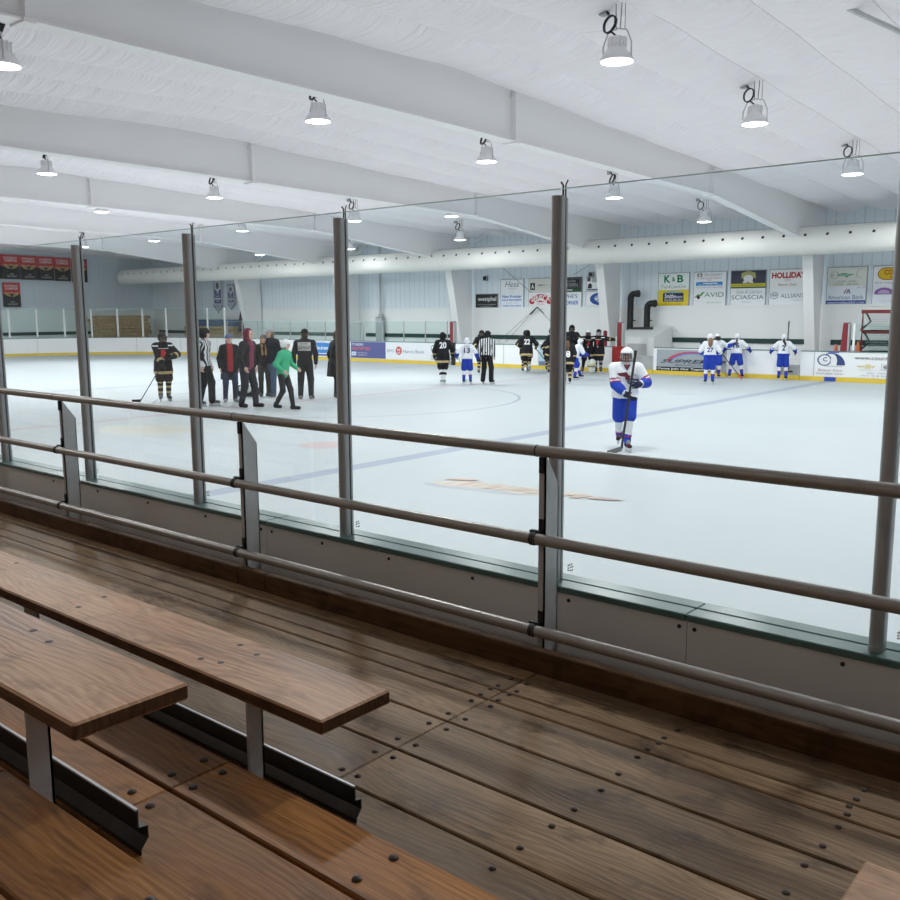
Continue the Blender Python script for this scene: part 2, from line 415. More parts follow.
for x in FRX:
    t = thing('roof_frame', nm[x], 'roof frame', (x, YW, 0), 0, 'steel roof frames across the rink')
    inv = Matrix.Translation((-x, -YW, 0))
    def fin(mb, name):
        o = mb.build(name, M_WHT, t); o.data.transform(inv); return o
    w = MB(); w.prism(BOT + [(31.3, 4.30), (31.3, zroof(31.3) - .03), (12, 6.2 - .03), (-4.4, zroof(-4.4) - .03)], 0, x - .008, x + .008); fin(w, 'rafter_web')
    f = MB()
    for A, B in zip(BOT[:-1], BOT[1:]): plate(f, A, B, x, .27, .022)
    fin(f, 'bottom_flange')
    f = MB(); f.prism([(29.7, 4.3), (31.38, 4.3), (31.38, 0), (30.65, 0)], 0, x - .008, x + .008); fin(f, 'column_web')
    f = MB(); plate(f, (30.65, 0), (29.7, 4.3), x, .33, .03); f.box(x - .15, x + .15, 29.72, 31.35, 4.27, 4.31); fin(f, 'column_flange')
    f = MB(); f.obox((x + .55, 31.15, 5.2), Vector((.52, 0, .30)), Vector((-.02, 0, .035)), Vector((0, .03, 0))); fin(f, 'eave_brace')
    for y, z in ((5., 5.24), (13.9, 5.19), (22.4, 5.07)):
        f = MB(); f.box(x - .125, x + .125, y - .03, y + .03, z, zroof(y) - .06); f.box(x - .16, x + .16, y - .07, y + .07, z - .05, z - .005); f.box(x - .15, x + .15, y - .07, y + .07, zroof(y) - .2, zroof(y) - .16)
        fin(f, 'stiffener')
b = MB(); b.sweep([(-4.2, 13, 6.1), (-2.75, 14.6, 5.35)], .035, 8); tag(b.build('flange_brace', M_GALV), 'grey steel brace crossing the ceiling at the top right corner', 'brace')

# dark green band and dark rail strips on the walls
def stripe(x0, x1, y=YW - .1): 
    m = MB(); m.box(x0, x1, y, y + .05, 1.03, 1.20); return struct(m.build('trim_1', M_STRIPE), 'dark green band along the lower wall')
for a, c in ((-49.4, -39.9), (-39.1, -32.4), (-31.6, -25.4), (-24.7, -18.1), (-16.15, -10.55), (-9.8, 3)): stripe(a, c)
m = MB(); m.box(XE + .08, XE + .12, 12, 31.2, 1.03, 1.2); struct(m.build('trim_2', M_STRIPE), 'dark green band along the end wall')

# perforated fabric duct
t = thing('air_duct', 'long white fabric air duct hanging along the far wall', 'air duct', (-49, 29, 4.27))
b = MB(); prof = []
DX0, DX1, DY, DZ, DR = -49.3, 13.5, 29.0, 4.27, .415
pts = [(DX0 + .0, .12), (DX0 + .05, .26), (DX0 + .18, .37), (DX0 + .4, DR)] + [(DX0 + 1 + i * 2., DR * (1 + .012 * math.sin(i * 1.7))) for i in range(31)] + [(DX1, DR)]
b.sweep([(p[0] + 49, 0, 0) for p in pts], [p[1] for p in pts], 28); b.build('duct_sock', M_DUCT, t, smooth=True, recalc=False)
b = MB()
a = math.radians(158)                       # hole row on the rink side, a little above the middle
ny_, nz_ = math.cos(a), math.sin(a)
i = 0; x = DX0 + .8
while x < 4:
    c = Vector((x + 49, ny_ * (DR + .006), nz_ * (DR + .006))); n = Vector((0, ny_, nz_)); u = Vector((1, 0, 0)); w = n.cross(u)
    b.add([c + (u * math.cos(q) + w * math.sin(q)) * .048 for q in [2 * PI * k / 10 for k in range(10)]], [tuple(range(10))]); x += .655
o = b.build('air_holes', M_BLK, t, recalc=False); o['kind'] = 'stuff'
b = MB(); b.sweep([(0, 0, DR + .03), (62, 0, DR + .03)], .008, 5); 
for x in range(2, 62, 4): b.sweep([(x, 0, DR), (x, 0, zroof(29) - 4.27 - .05)], .006, 4)
b.build('hanger_wire', M_GALV, t)

# ------------------------------------------------------------------ the wooden stand
DK, T2, T3 = .72, .93, 1.14
def planks(mb, rows, z, t, joints, x0, x1, gap=.0048):
    for (y0, y1) in rows:
        cuts = [x0] + [j for j in joints if x0 < j < x1] + [x1]
        for a, c in zip(cuts[:-1], cuts[1:]):
            mb.box(a + .0015, c - .0015, y0 + gap, y1 - gap, z - t, z, 0, .004)
def bolts(parent, xs, rows, z, fr=(.22, .78), r=.0082):
    m0 = MB(); m0.lathe([(r * 1.25, 0), (r * 1.2, r * .3), (r * .9, r * .62), (r * .4, r * .85)], 12, (0, 0, 0))
    first = None
    for y0, y1 in rows:
        for x in xs:
            for f in fr:
                y = y0 + (y1 - y0) * f; p = (x + random.uniform(-.008, .008), y + random.uniform(-.008, .008), z)
                if first is None: first = m0.build('bolt', M_BOLT, parent, smooth=True); first.location = p
                else:
                    o = first.copy(); COL.objects.link(o); o.location = p
R1 = [(1.25, 1.495), (1.495, 1.737), (1.737, 1.989), (1.989, 2.245), (2.245, 2.475), (2.475, 2.570), (2.570, 2.705), (2.705, 2.90)]
JX = [-14, -6.8, -1.90, 2.98]
t = thing('stand_deck', 'weathered grey brown plank walkway beside the railing', 'wooden deck', (0, 0, 0))
b = MB(); planks(b, R1, DK, .04, JX, -14, 4.5); b.build('plank_floor', W_DECK, t)
bolts(t, (-1.94, -1.86, -1.265, -.668, -.05), R1[1:7], DK)
t = thing('stand_deck', 'orange brown plank tier under the lower seat, one step up', 'wooden deck', (0, 0, 0))
R2 = [(.66, .92), (.92, 1.17), (1.17, 1.36)]
b = MB(); planks(b, R2, T2, .042, JX, -14, 4.5); b.build('plank_floor', W_TIER, t)
bolts(t, (-1.95, -1.86, -1.272), R2[1:], T2, (.25, .72), .0092)
t = thing('stand_deck', 'orange brown plank tier in the bottom left corner', 'wooden deck', (0, 0, 0))
R3 = [(-.2, .08), (.08, .33), (.33, .592), (.592, .790)]
b = MB(); planks(b, R3, T3, .042, JX, -14, 4.5); b.build('plank_floor', W_TIER, t)
bolts(t, (-1.272,), R3[2:], T3, (.28, .74), .0092)
def riser(y, z, x1, lab):
    t = thing('steel_riser', lab, 'steel riser', (0, y, z), 0, 'steel risers behind the plank tiers')
    P = [(.0, .105), (.0, .066), (.022, .062), (.022, .034), (.003, .012), (.003, 0.0)]
    pr = P + [(u + .004, v) for u, v in reversed(P)]
    b = MB(); b.prism(pr, 0, -14, x1); b.build('channel', M_STEEL, t)
    b = MB(); b.box(-14, x1 - .002, -.001, .006, .104, .109); b.build('lit_edge', M_GALV, t)  # paler metal strip standing for the light along the riser's top edge
riser(1.60, DK, -1.685, 'dark steel riser channel in the gap below the front seat')
riser(.965, T2, -1.70, 'dark steel riser channel in the gap below the second seat')
def seat(x0, x1, y0, y1, z, th, legs, zb, lab):
    t = thing('bleacher_seat', lab, 'bench seat', (x1 if legs else x0, y0, zb), 0, 'bleacher seats')
    L = Vector((-(x1 if legs else x0), -y0, -zb))
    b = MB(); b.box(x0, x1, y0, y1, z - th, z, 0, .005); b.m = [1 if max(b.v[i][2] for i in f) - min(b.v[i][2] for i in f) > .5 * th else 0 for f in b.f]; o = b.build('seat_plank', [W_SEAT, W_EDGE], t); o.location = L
    hm = MB(); hm.lathe([(.010, 0), (.006, .0004)], 10, (0, 0, 0), cap0=False); h0 = None
    for x in ([-2.06, -2.16, -2.9, -3.6, -4.6, -5.8] if legs else [.5, 1.5]):
        for y in (y0 + .065, y1 - .06):
            pos = (x + random.uniform(-.03, .03) - t.location.x, y + random.uniform(-.01, .01) - y0, z + .0006 - zb)
            if h0 is None: h0 = hm.build('bolt_hole', M_RUB, t); hh = h0
            else: hh = h0.copy(); COL.objects.link(hh)
            hh.location = pos
    for x in (legs or [.8, 2.]):
        q = y0 + (.008 if z < 1.2 else .040); b = MB(); b.box(x - .008, x, q, q + .050, zb + .0, z - th); b.box(x - .040, x, q + .044, q + .050, zb, z - th)
        b.box(x - .05, x + .03, y0 + .0, y0 + .09, zb, zb + .006)
        b.box(x - .045, x, y0 + .015, y1 - .02, z - th - .008, z - th)
        o = b.build('leg', M_GALV, t); o.location = L
    return t
LX = [-1.885 - 1.26 * k for k in range(5)]
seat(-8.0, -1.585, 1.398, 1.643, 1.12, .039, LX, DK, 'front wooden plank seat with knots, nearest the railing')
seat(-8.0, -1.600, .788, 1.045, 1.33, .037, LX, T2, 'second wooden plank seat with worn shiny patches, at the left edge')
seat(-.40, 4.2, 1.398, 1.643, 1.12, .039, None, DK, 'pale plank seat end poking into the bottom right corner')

# toe boards along the edge of the walkway
for x0, x1, lab in ((-14, -3.762, 'dark brown toe board along the walkway, left of its short block'), (-3.758, -3.545, 'short dark brown toe board block behind the second rail post'), (-3.541, 4.5, 'long dark brown toe board on the right below the railing')):
    b = MB(); b.box(x0, x1, 2.777, 2.822, DK, DK + .094, 0, .005); tag(b.build('toe_board', W_TOE), lab, 'toe board', 'toe boards')

# guard railing
t = thing('guard_railing', 'grey pipe guard railing in front of the rink glass', 'railing', (0, 2.8, DK))
RY = 2.803
PX = [-1.929 - 1.853 * k for k in range(-2, 5)]
for z, nm_ in ((1.589, 'top_rail'), (1.247, 'middle_rail'), (.882, 'lower_rail')):
    b = MB(); b.sweep([(-14, RY - 2.8, z - DK), (4.5, RY - 2.8, z - DK)], .0222, 18); o = b.build(nm_, M_RAIL if z > 1 else M_RAIL, t, smooth=True)
    for p in PX:
        b = MB(); b.sweep([(p + .008, RY - 2.8, z - DK), (p + .013, RY - 2.8, z - DK)], .0232, 18); b.build('pipe_joint', M_RUB, o, smooth=True)
for p in PX:
    b = MB()
    y0, y1 = 2.83, 2.922; x0, x1 = p, p + .030
    b.prism([(y0 - 2.8, .60 - DK), (y1 - 2.8, .60 - DK), (y1 - 2.8, 1.445 - DK), (y0 - 2.8, 1.575 - DK)], 0, x0 + .024, x1)
    b.box(x0, x1, y0 - 2.8, y0 - 2.794, .60 - DK, 1.575 - DK)
    b.box(x0, x1, y1 - 2.806, y1 - 2.8, .60 - DK, 1.445 - DK)
    o = b.build('rail_post', M_GALV, t)
    for z in (1.247, .882):
        c = MB(); c.sweep([(p - .014, RY - 2.8, z - DK), (p + .004, RY - 2.8, z - DK)], .0255, 16); c.box(p + .004, p + .026, y0 - 2.806, y0 - 2.8, z - DK + .02, z - DK + .075); c.box(p - .03, p + .02, RY - 2.79, y0 - 2.8, z - DK + .006, z - DK + .03)
        c.build('clamp', M_RUB, o)
    c = MB(); c.box(p + .004, p + .024, y0 - 2.808, y0 - 2.8, 1.50 - DK, 1.56 - DK); c.build('clamp', M_RUB, o)

# near dasher boards
t = thing('near_rink_boards', 'white rink boards with dark green cap behind the railing', 'rink boards', (0, 3.1, 0))
jx = [-13.6, -11.16, -8.72, -6.28, -3.845, -1.405, 1.035, 3.475]
for a, c in zip(jx[:-1], jx[1:]):
    b = MB(); b.box(a + .0015, c - .0015, -.06, .08, 0.0, .974); b.build('panel', M_WPAN, t)
    b = MB(); b.box(a + .001, c - .001, -.074, .017, .974, 1.0, 0, .004); b.box(a + .001, c - .001, .025, .105, .974, 1.0, 0, .004); b.build('cap_strip', M_CAP, t)
b = MB()
for x in [-.85, -1.375, -1.435, -1.92, -2.42, -2.93, -3.4, -3.80, -3.89, -4.4, -5.0, -5.6, -6.2, .2, .9]:
    b.sweep([(x, -.0635, .945), (x, -.059, .945)], .008, 10); b.sweep([(x, -.0635, .78), (x, -.059, .78)], .008, 10)
b.build('panel_screws', M_STEEL, t)
b = MB(); b.box(-13.6, 3.4, .0165, .0255, .97, .985); b.build('glass_groove', M_RUB, t)
b = MB(); b.box(-.03, .03, -.025, .025, 0, .012); b.sweep([(-.02, 0, .01), (-.03, 0, .035), (-.045, 0, .05)], .006, 6); b.sweep([(.0, 0, .012), (.05, .0, .016)], .008, 6)
tag(b.build('cap_latch', M_RUB, loc=(-4.04, 3.10, 1.0)), 'small black latch lying on the green cap right of a rail post', 'latch')

# glass and its posts on the near boards
GX = [-5.782 + 1.2515 * k for k in range(-3, 8)]
pl = {0: 'slim grey glass post at the left edge of the picture', 1: 'grey glass post in front of the red banners', 2: 'grey glass post left of the striped referee', 3: 'grey glass post hiding the person in a black coat', 4: 'tall grey glass post right of the player numbered 22', 5: 'thick grey glass post at the right edge of the picture'}
GZ = 2.585
names = ['-']
GX[7] += .014
for k, gx in enumerate(GX):
    j = k - 2
    lab = pl.get(j, 'grey glass post beyond the picture on the %s' % ('left' if j < 0 else 'right'))
    t = thing('shield_post', lab, 'glass post', (gx, 3.108, 1.0), 0, 'posts holding the near rink glass')
    prof = [(-.024, -.005), (-.024, -.024)] + [(-.024 * math.cos(a), -.024 - .024 * math.sin(a)) for a in [PI * i / 12 for i in range(1, 12)]] + [(.024, -.024), (.024, -.005)]
    b = MB(); b.prism(prof, 2, 0, 1.555); b.build('post_body', M_POST, t, smooth=True)
    b = MB(); b.box(-.020, .020, .008, .020, .0, 1.55); b.build('back_clamp', M_POST, t)
    b = MB(); b.box(-.019, .019, -.0055, -.0025, 0, 1.55); b.build('gasket', M_RUB, t)
    b = MB(); b.sweep([(.0, .014, 1.5), (.0, .014, 1.60), (-.01, .014, 1.612)], .004, 6); b.sweep([(.012, .014, 1.5), (.012, .014, 1.60), (.022, .014, 1.618)], .003, 6); b.build('top_clip', M_STEEL, t)
pn = {0: 'near glass pane at the left edge, in front of the red banners', 1: 'near glass pane with the black and gold player behind it', 2: 'near glass pane with the green jacket person behind it', 3: 'near glass pane with the player numbered 22 behind it', 4: 'near glass pane with the closest skating player behind it', 5: 'near glass pane cut by the right edge of the picture'}
for k in range(len(GX) - 1):
    j = k - 2
    lab = pn.get(j, 'near glass pane beyond the picture on the %s' % ('left' if j < 0 else 'right'))
    gx = GX[k]; w = GX[k + 1] - GX[k]
    t = thing('rink_shield', lab, 'glass pane', (gx + w / 2, 3.1105, 1.0), 0, 'panes of the near rink glass')
    b = MB(); b.box(-w / 2 + .006, w / 2 - .006, -.0045, .0045, -.01, GZ - 1.0025); b.build('sheet', M_GLASS, t)
    b = MB(); b.box(-w / 2 + .006, w / 2 - .006, -.0045, .0045, GZ - 1 - .002, GZ - 1 + .0015); b.build('polished_edge', M_GEDGE, t)
    b = MB()
    mx = -w / 2 + .055
    for i, (u, v) in enumerate([(0, 0), (0, .012), (0, .024), (.012, 0), (.012, .018), (.02, .006), (.02, .024), (.006, .03), (.016, .036)]):
        b.box(mx + u, mx + u + .008, -.002, -.001, .045 + v * .8, .0505 + v * .8)
    b.build('etched_mark', mat('etched_grey', (.85, .88, .90), .6), t)
# ------------------------------------------------------------------ far boards
FY = 28.85
def path_strip(mb, path, z0, z1, th, mi=0):     # wall strip along a plan path, thickness to its left
    n = len(path); P = [Vector((p[0], p[1], 0)) for p in path]; N = []
    for i in range(n):
        d = (P[min(i + 1, n - 1)] - P[max(i - 1, 0)]).normalized(); N.append(Vector((-d.y, d.x, 0)))
    vs = []
    for p, q in zip(P, N):
        o = p + q * th; vs += [(p.x, p.y, z0), (p.x, p.y, z1), (o.x, o.y, z1), (o.x, o.y, z0)]
    fs = [(4 * i + a, 4 * i + (a + 1) % 4, 4 * i + 4 + (a + 1) % 4, 4 * i + 4 + a) for i in range(n - 1) for a in range(4)] + [(0, 1, 2, 3), tuple(4 * (n - 1) + a for a in (3, 2, 1, 0))]
    mb.add(vs, fs, mi)
CR = 8.5
corner = [(-39.4 - CR * math.cos(a), 20.35 + CR * math.sin(a)) for a in [PI / 2 * i / 24 for i in range(25)]]
def boards(label, path, seams, off=(0, 0, 0)):
    t = thing('rink_boards', label, 'rink boards', off, 0, 'rink boards on the far side')
    pth = [(p[0] - off[0], p[1] - off[1]) for p in path]
    b = MB(); path_strip(b, pth, .14, .895, .10); b.build('panel', M_BOARD, t, recalc=False)
    b = MB(); inn = pth
    path_strip(b, inn, 0, .14, .10); path_strip(b, inn, .0, .135, -.012); b.build('kick_plate', M_YEL, t)
    b = MB(); path_strip(b, pth, .895, .925, .14); path_strip(b, pth, .895, .92, -.01); b.build('cap_strip', M_BCAP, t)
    if seams:
        b = MB()
        for (x, y, dx, dy) in seams: b.obox((x - off[0], y - off[1], .52), Vector((dx * .008, dy * .008, 0)), Vector((-dy * .004, dx * .004, 0)), Vector((0, 0, .37)))
        b.build('panel_seams', M_SEAM, t)
    return t
sm = [(-47.9, y, 0, 1) for y in (14.6, 17.1, 19.6)] + [(-39.4 - (CR - .002) * math.cos(a), 20.35 + (CR - .002) * math.sin(a), math.sin(a), math.cos(a)) for a in (.02, .31, .6, .9, 1.2, 1.5)]
boards('curved white rink boards round the far left corner with yellow kickplate', [(-47.9, 12.), (-47.9, 16)] + corner, sm, (-47.9, 20.35, 0))
def straight(x0, x1, label, seams=()):
    boards(label, [(x0, FY), (x1, FY)], [(x, FY - .002, 1, 0) for x in seams], (x0, FY, 0))
straight(-39.4, -24.35, 'white rink boards carrying the bank and blue adverts', (-37, -34.6))
straight(-23.85, -16.58, 'plain white rink boards behind the players at the bench', (-21.4, -19.75))
straight(-14.93, -12.52, 'white rink boards carrying the SUPREME advert')
straight(-12.28, -10.55, 'plain white rink boards left of the last open gate')
straight(-9.88, 9., 'white rink boards carrying the www.countrysidegm.com advert', (-9.46, -6.0))
def gate(x0, x1, label, h):
    t = thing('bench_gate', label, 'gate', ((x0 + x1) / 2, FY + .05, 0), 0, 'gates in the far boards')
    w = (x1 - x0) / 2
    b = MB(); b.box(-w, w, .0, .06, .14, h); b.build('panel', mat('gate_grey', (.42, .44, .45), .5), t)
    b = MB(); b.box(-w, w, -.06, .06, 0, .14); b.build('kick_plate', M_YEL, t)
    b = MB(); b.box(-w, -w + .05, -.03, .07, .14, h + .02); b.box(w - .05, w, -.03, .07, .14, h + .02); b.box(-w, w, -.02, .07, h - .04, h + .02); b.build('gate_frame', M_GALV, t)
    b = MB(); b.box(-.1, .1, -.05, -.01, h * .55, h * .55 + .04); b.build('latch', M_STEEL, t)
gate(-16.02, -14.95, 'grey gate in the far boards beside the SUPREME advert', .60)
gate(-12.50, -12.30, 'narrow grey gate strip right of the SUPREME advert', .86)
gate(-10.53, -9.90, 'grey gate behind the last white jersey player on the right', .45)

# red door pillars
for x, lab, low in ((-24.1, 'red padded door post behind the player numbered 20', 0), (-16.31, 'tall red door post behind the closest skater', 1), (-8.62, 'dark red door post left of the stacked goals', 0)):
    t = thing('door_post', lab, 'post', (x, FY + .02, 0), 0, 'red door posts on the far boards')
    b = MB(); b.prism([(-.11, .93), (.10, .93), (.10, 1.78), (-.05, 1.78)] if x > -9 else [(-.09, .93), (.09, .93), (.09, 1.78), (-.09, 1.78)], 1, .02, .2); b.build('pad', M_RED, t)
    b = MB(); b.box(.10, .135, .0, .2, .93, 1.76); b.box(-.09, .10, .03, .19, 1.78, 1.80); b.build('steel_edge', M_GALV, t)
    if low:
        b = MB(); b.box(-.27, .27, .0, .1, .14, .925); b.build('lower_pad', mat('bright_red', (.40, .03, .03), .45), t)
    else:
        b = MB(); b.box(-.1, .1, .12, .2, 0., .93); b.build('stub', M_STEEL, t)
# low glass on the far boards
def far_panes(pts, z0, z1, gm, lab_pane, lab_post, grp, postmat, pr=.03):
    for i, (p, q) in enumerate(zip(pts[:-1], pts[1:])):
        d = Vector((q[0] - p[0], q[1] - p[1], 0)); L = d.length; rz = math.atan2(d.y, d.x)
        t = thing('rink_shield', lab_pane, 'glass pane', ((p[0] + q[0]) / 2, (p[1] + q[1]) / 2, z0), rz, grp)
        b = MB(); b.box(-L / 2 + .02, L / 2 - .02, -.006, .006, 0, z1 - z0); b.build('sheet', gm, t)
        b = MB(); b.box(-L / 2 + .02, L / 2 - .02, -.007, .007, z1 - z0, z1 - z0 + .012); b.build('polished_edge', M_GEDGE, t)
    for p in pts:
        t = thing('shield_post', lab_post, 'glass post', (p[0], p[1], z0), 0, grp + ', posts')
        b = MB(); b.box(-pr, pr, -pr, pr, 0, z1 - z0 + .03); b.build('post_body', postmat, t)
        b = MB(); b.box(-pr * 1.3, pr * 1.3, -pr * 1.3, pr * 1.3, 0, .04); b.build('foot', M_GALV, t)
lowx = [-39.2 + 1.24 * i for i in range(12)] + [-24.35]
far_panes([(x, FY + .07) for x in lowx], .925, 1.77, M_FGLASS, 'one of the low green tinted panes behind the bank adverts', 'slim post between the low panes behind the bank adverts', 'low glass on the far boards', M_GALV, .018)
far_panes([(x, FY + .07) for x in (-8.35, -7.1, -5.85, -4.6)], .925, 1.74, M_FGLASS, 'low green tinted pane in front of the stacked goals', 'slim post between the low panes in front of the goals', 'low glass in front of the stacked goals', M_WHT, .03)
cpts = [(-47.97, y) for y in (14.1, 15.35, 16.6, 17.85, 19.1)] + [(-39.4 - (CR + .07) * math.cos(a), 20.35 + (CR + .07) * math.sin(a)) for a in [PI / 2 * i / 10 for i in range(11)]]
far_panes(cpts, .925, 2.42, M_FGLASS, 'one of the tall green tinted panes round the far left corner', 'white post between the tall panes at the far left corner', 'tall glass round the far corner', M_WHT, .035)

# ------------------------------------------------------------------ adverts on the boards
def onfar(y): return lambda u, v, d: (u, y - d, v)
DKB = (.03, .045, .16); GRY = (.25, .26, .28); RED = (.55, .03, .035); WH = (.82, .84, .86); BLU = (.03, .10, .42)
def advert(label, x0, x1, z0, z1, bg, draw):
    t = thing('board_advert', label, 'advert', ((x0 + x1) / 2, FY - .005, z0), 0, 'adverts on the far boards')
    b = MB(); b.box(-(x1 - x0) / 2, (x1 - x0) / 2, -.004, .003, 0, z1 - z0); b.build('panel', mat('advert_%d' % int(abs(x0) * 100), bg, .4), t)
    F = Flat(lambda u, v, d: (u * (x1 - x0) - (x1 - x0) / 2, -.005 - d, v * (z1 - z0))); draw(F); F.build('lettering', t)
def d_blue(F):
    F.oval(.55, .55, .36, .34, (.05, .25, .62)); F.text('Waters', .55, .56, .54, .24, WH, .02, .3); F.text('REALTY', .08, .5, .12, .14, RED, .01); F.rect(.02, .04, .98, .16, (.10, .16, .42)); F.text('Homes  Farms  Land', .5, .93, .7, .07, GRY)
advert('white board advert with a blue oval, right of the black hooded man', -33.95, -30.35, .16, .88, (.84, .86, .89), d_blue)
def d_kicks(F):
    F.text('IT KNOWS', .20, .83, .33, .16, WH, .01); F.text('WHAT MATTERS.', .30, .58, .54, .19, (.75, .17, .16), .02); F.rect(.02, .14, .16, .38, (.62, .70, .82)); F.text('bmo', .09, .26, .10, .10, (.1, .2, .5)); F.text('Beaver Dam Clinic', .34, .32, .28, .07, WH); F.text('Call 920 887 7101', .34, .18, .26, .07, WH)
advert('purple blue board advert with a red slogan, right of a glass post', -30.0, -27.83, .16, .88, (.105, .115, .30), d_kicks)
def d_bmo(F):
    F.text('BMO', .12, .5, .17, .18, (.28, .31, .38), .0); F.oval(.32, .52, .075, .25, (.62, .10, .09)); F.text('M', .32, .56, .07, .16, WH, .03); F.rect(.285, .36, .355, .41, WH); F.text('Harris Bank', .68, .49, .5, .19, (.28, .31, .38), .0)
advert('white board advert reading BMO Harris Bank around a red disc', -27.80, -25.40, .16, .88, (.84, .86, .89), d_bmo)
def car(F, cx, cz, w, h):
    F.oval(cx - .22 * w, cz + .05 * h, .26 * w, .40 * h, (.16, .18, .26)); F.oval(cx - .22 * w, cz + .05 * h, .20 * w, .32 * h, WH)
    F.arc(cx + .02 * w, cz - .28 * h, .48 * w, .82 * h, .30 * w, 0, 118, (.05, .075, .22), 16, .12 * w)
    F.text('C', cx - .2 * w, cz + .1 * h, .15 * w, .3 * h, (.14, .16, .22), .03); F.text('P', cx + .08 * w, cz + .02 * h, .16 * w, .36 * h, WH, .03); F.text('Countryside', cx + .1 * w, cz - .36 * h, .62 * w, .16 * h, GRY, 0, .2)
def d_ctry2(F):
    car(F, .5, .66, .62, .56); F.text('Beaver Dam', .5, .28, .55, .10, (.36, .25, .28)); F.text('(920)885-5551', .5, .1, .62, .10, GRY)
advert('white board advert with a dark arched logo, behind the player numbered 20', -25.38, -24.42, .16, .88, (.84, .86, .89), d_ctry2)
def d_pale(F):
    F.rect(0, 0, 1, .24, (.16, .22, .34)); F.text('ICE', .42, .12, .25, .12, WH); F.text('Falls', .55, .55, .6, .22, (.25, .42, .58), .02, .2); F.oval(.3, .75, .12, .08, (.55, .72, .82)); F.arc(.6, .35, .3, .2, .04, 20, 160, (.3, .48, .62))
advert('pale blue board advert left of the second glass post from the right', -19.72, -18.40, .12, .88, (.46, .64, .74), d_pale)
def d_sup(F):
    F.rect(0, 0, 1, .19, (.02, .02, .025)); F.text('Come Join Our Team! 800', .47, .095, .9, .12, WH, .02)
    F.arc(.60, .36, .44, .56, .10, 20, 172, (.55, .08, .11), 24, .085); F.arc(.62, .34, .40, .52, .085, 16, 170, (.10, .22, .60), 24, .02)
    F.text('SUPREME', .54, .46, .94, .18, (.045, .05, .065), .02, .4); F.rect(.14, .40, .98, .425, (.30, .32, .35)); F.text('MANUFACTURING', .62, .285, .62, .075, (.12, .13, .15), .01, .2)
    F.oval(.93, .1, .05, .09, (.45, .47, .5)); F.oval(.93, .1, .03, .055, (.03, .03, .03))
advert('grey board advert reading SUPREME under a red and blue arc', -14.80, -12.56, .13, .86, (.36, .40, .43), d_sup)
def d_cs(F):
    car(F, .135, .66, .24, .62); F.text('Beaver Dam', .135, .27, .2, .10, (.40, .22, .26)); F.text('(920)885-5551', .13, .11, .23, .11, (.33, .28, .32))
    F.text('www.countrysidegm.com', .62, .80, .58, .21, (.10, .10, .12), .0)
    F.poly([(.36, .50), (.42, .50), (.42, .56), (.46, .56), (.46, .50), (.50, .50), (.49, .44), (.46, .44), (.46, .38), (.42, .38), (.42, .44), (.35, .44)], (.72, .64, .34)); F.text('CHEVROLET', .425, .32, .12, .05, (.55, .55, .5))
    F.rect(.545, .34, .62, .58, (.50, .52, .55)); F.rect(.55, .36, .615, .56, WH); F.oval(.5825, .46, .022, .08, (.25, .26, .28)); F.text('GMC', .715, .45, .13, .15, (.34, .16, .16), .015)
    F.text('Sales   Leasing   Service', .585, .20, .30, .07, (.25, .22, .24)); F.text('Parts  Body Shop  Accessories', .585, .09, .38, .07, (.25, .22, .24))
    F.rect(.11, 1.005, .20, 1.05, (.03, .08, .45)); F.rect(.09, -.19, .185, -.02, (.03, .08, .45))
advert('wide white board advert reading www.countrysidegm.com at the right edge', -9.44, -5.9, .15, .875, (.88, .89, .90), d_cs)

# ------------------------------------------------------------------ sponsor signs on the far wall
SY = YW - .02
def sign(label, x0, z0, x1, z1, bg, draw, name='sponsor_sign', grp='sponsor signs on the far wall'):
    w, h = x1 - x0, z1 - z0
    t = thing(name, label, 'sign', ((x0 + x1) / 2, SY, z0), 0, grp)
    b = MB(); b.box(-w / 2, w / 2, -.03, .0, 0, h); b.build('panel', mat('signbg_%02x%02x%02x' % tuple(int(c * 255) for c in bg), bg, .45), t)
    b = MB(); e = .022
    b.box(-w / 2 - e, w / 2 + e, -.025, .01, h, h + e); b.box(-w / 2 - e, -w / 2, -.025, .01, 0, h); b.box(w / 2, w / 2 + e, -.025, .01, 0, h); b.build('frame', M_SIGNFR, t)
    F = Flat(lambda u, v, d: (u * w - w / 2, -.031 - d, v * h)); draw(F); F.build('lettering', t)
ZB, ZM, ZT = 2.345, 2.945, 3.545
K = (.015, .015, .02); LG = (.62, .66, .70)
def s_kb(F):
    F.text('K', .29, .66, .21, .46, (.0, .20, .075), .03); F.text('&', .50, .64, .12, .26, (.0, .20, .075), .01); F.text('B', .72, .66, .20, .46, (.0, .20, .075), .03); F.text('Tree & LawnCare', .5, .2, .82, .22, (.25, .38, .33), 0, .25)
def s_yel(F):
    F.rect(.16, .28, .84, .80, (.02, .02, .06)); F.oval(.5, .80, .3, .14, (.30, .48, .50), 0, 180); F.text('Smith', .36, .62, .3, .28, WH, .02, .2); F.text('Motors', .66, .58, .3, .2, (.55, .55, .75), .02, .2); F.text('WAUPUN', .5, .37, .6, .12, WH); F.text('FOR SALE OR RENT', .5, .13, .62, .1, (.35, .25, .02), .01)
def s_tri(F):
    F.rect(.1, .74, .26, .93, (.15, .15, .17)); F.oval(.18, .83, .04, .07, WH); F.text('TRI-COUNTY', .6, .83, .58, .16, (.30, .24, .28)); F.text('PAVING & LAND RENTAL', .48, .64, .8, .11, (.5, .25, .25)); F.text('INC', .5, .53, .14, .08, (.5, .3, .3)); F.rect(.07, .2, .9, .42, (.03, .26, .62)); F.rect(.3, .30, .75, .36, WH); F.text('Dan  Fred  Tom', .5, .25, .7, .08, WH); F.text('Beaver Dam, WI   Plows, Dirt', .5, .09, .84, .09, (.35, .37, .42))
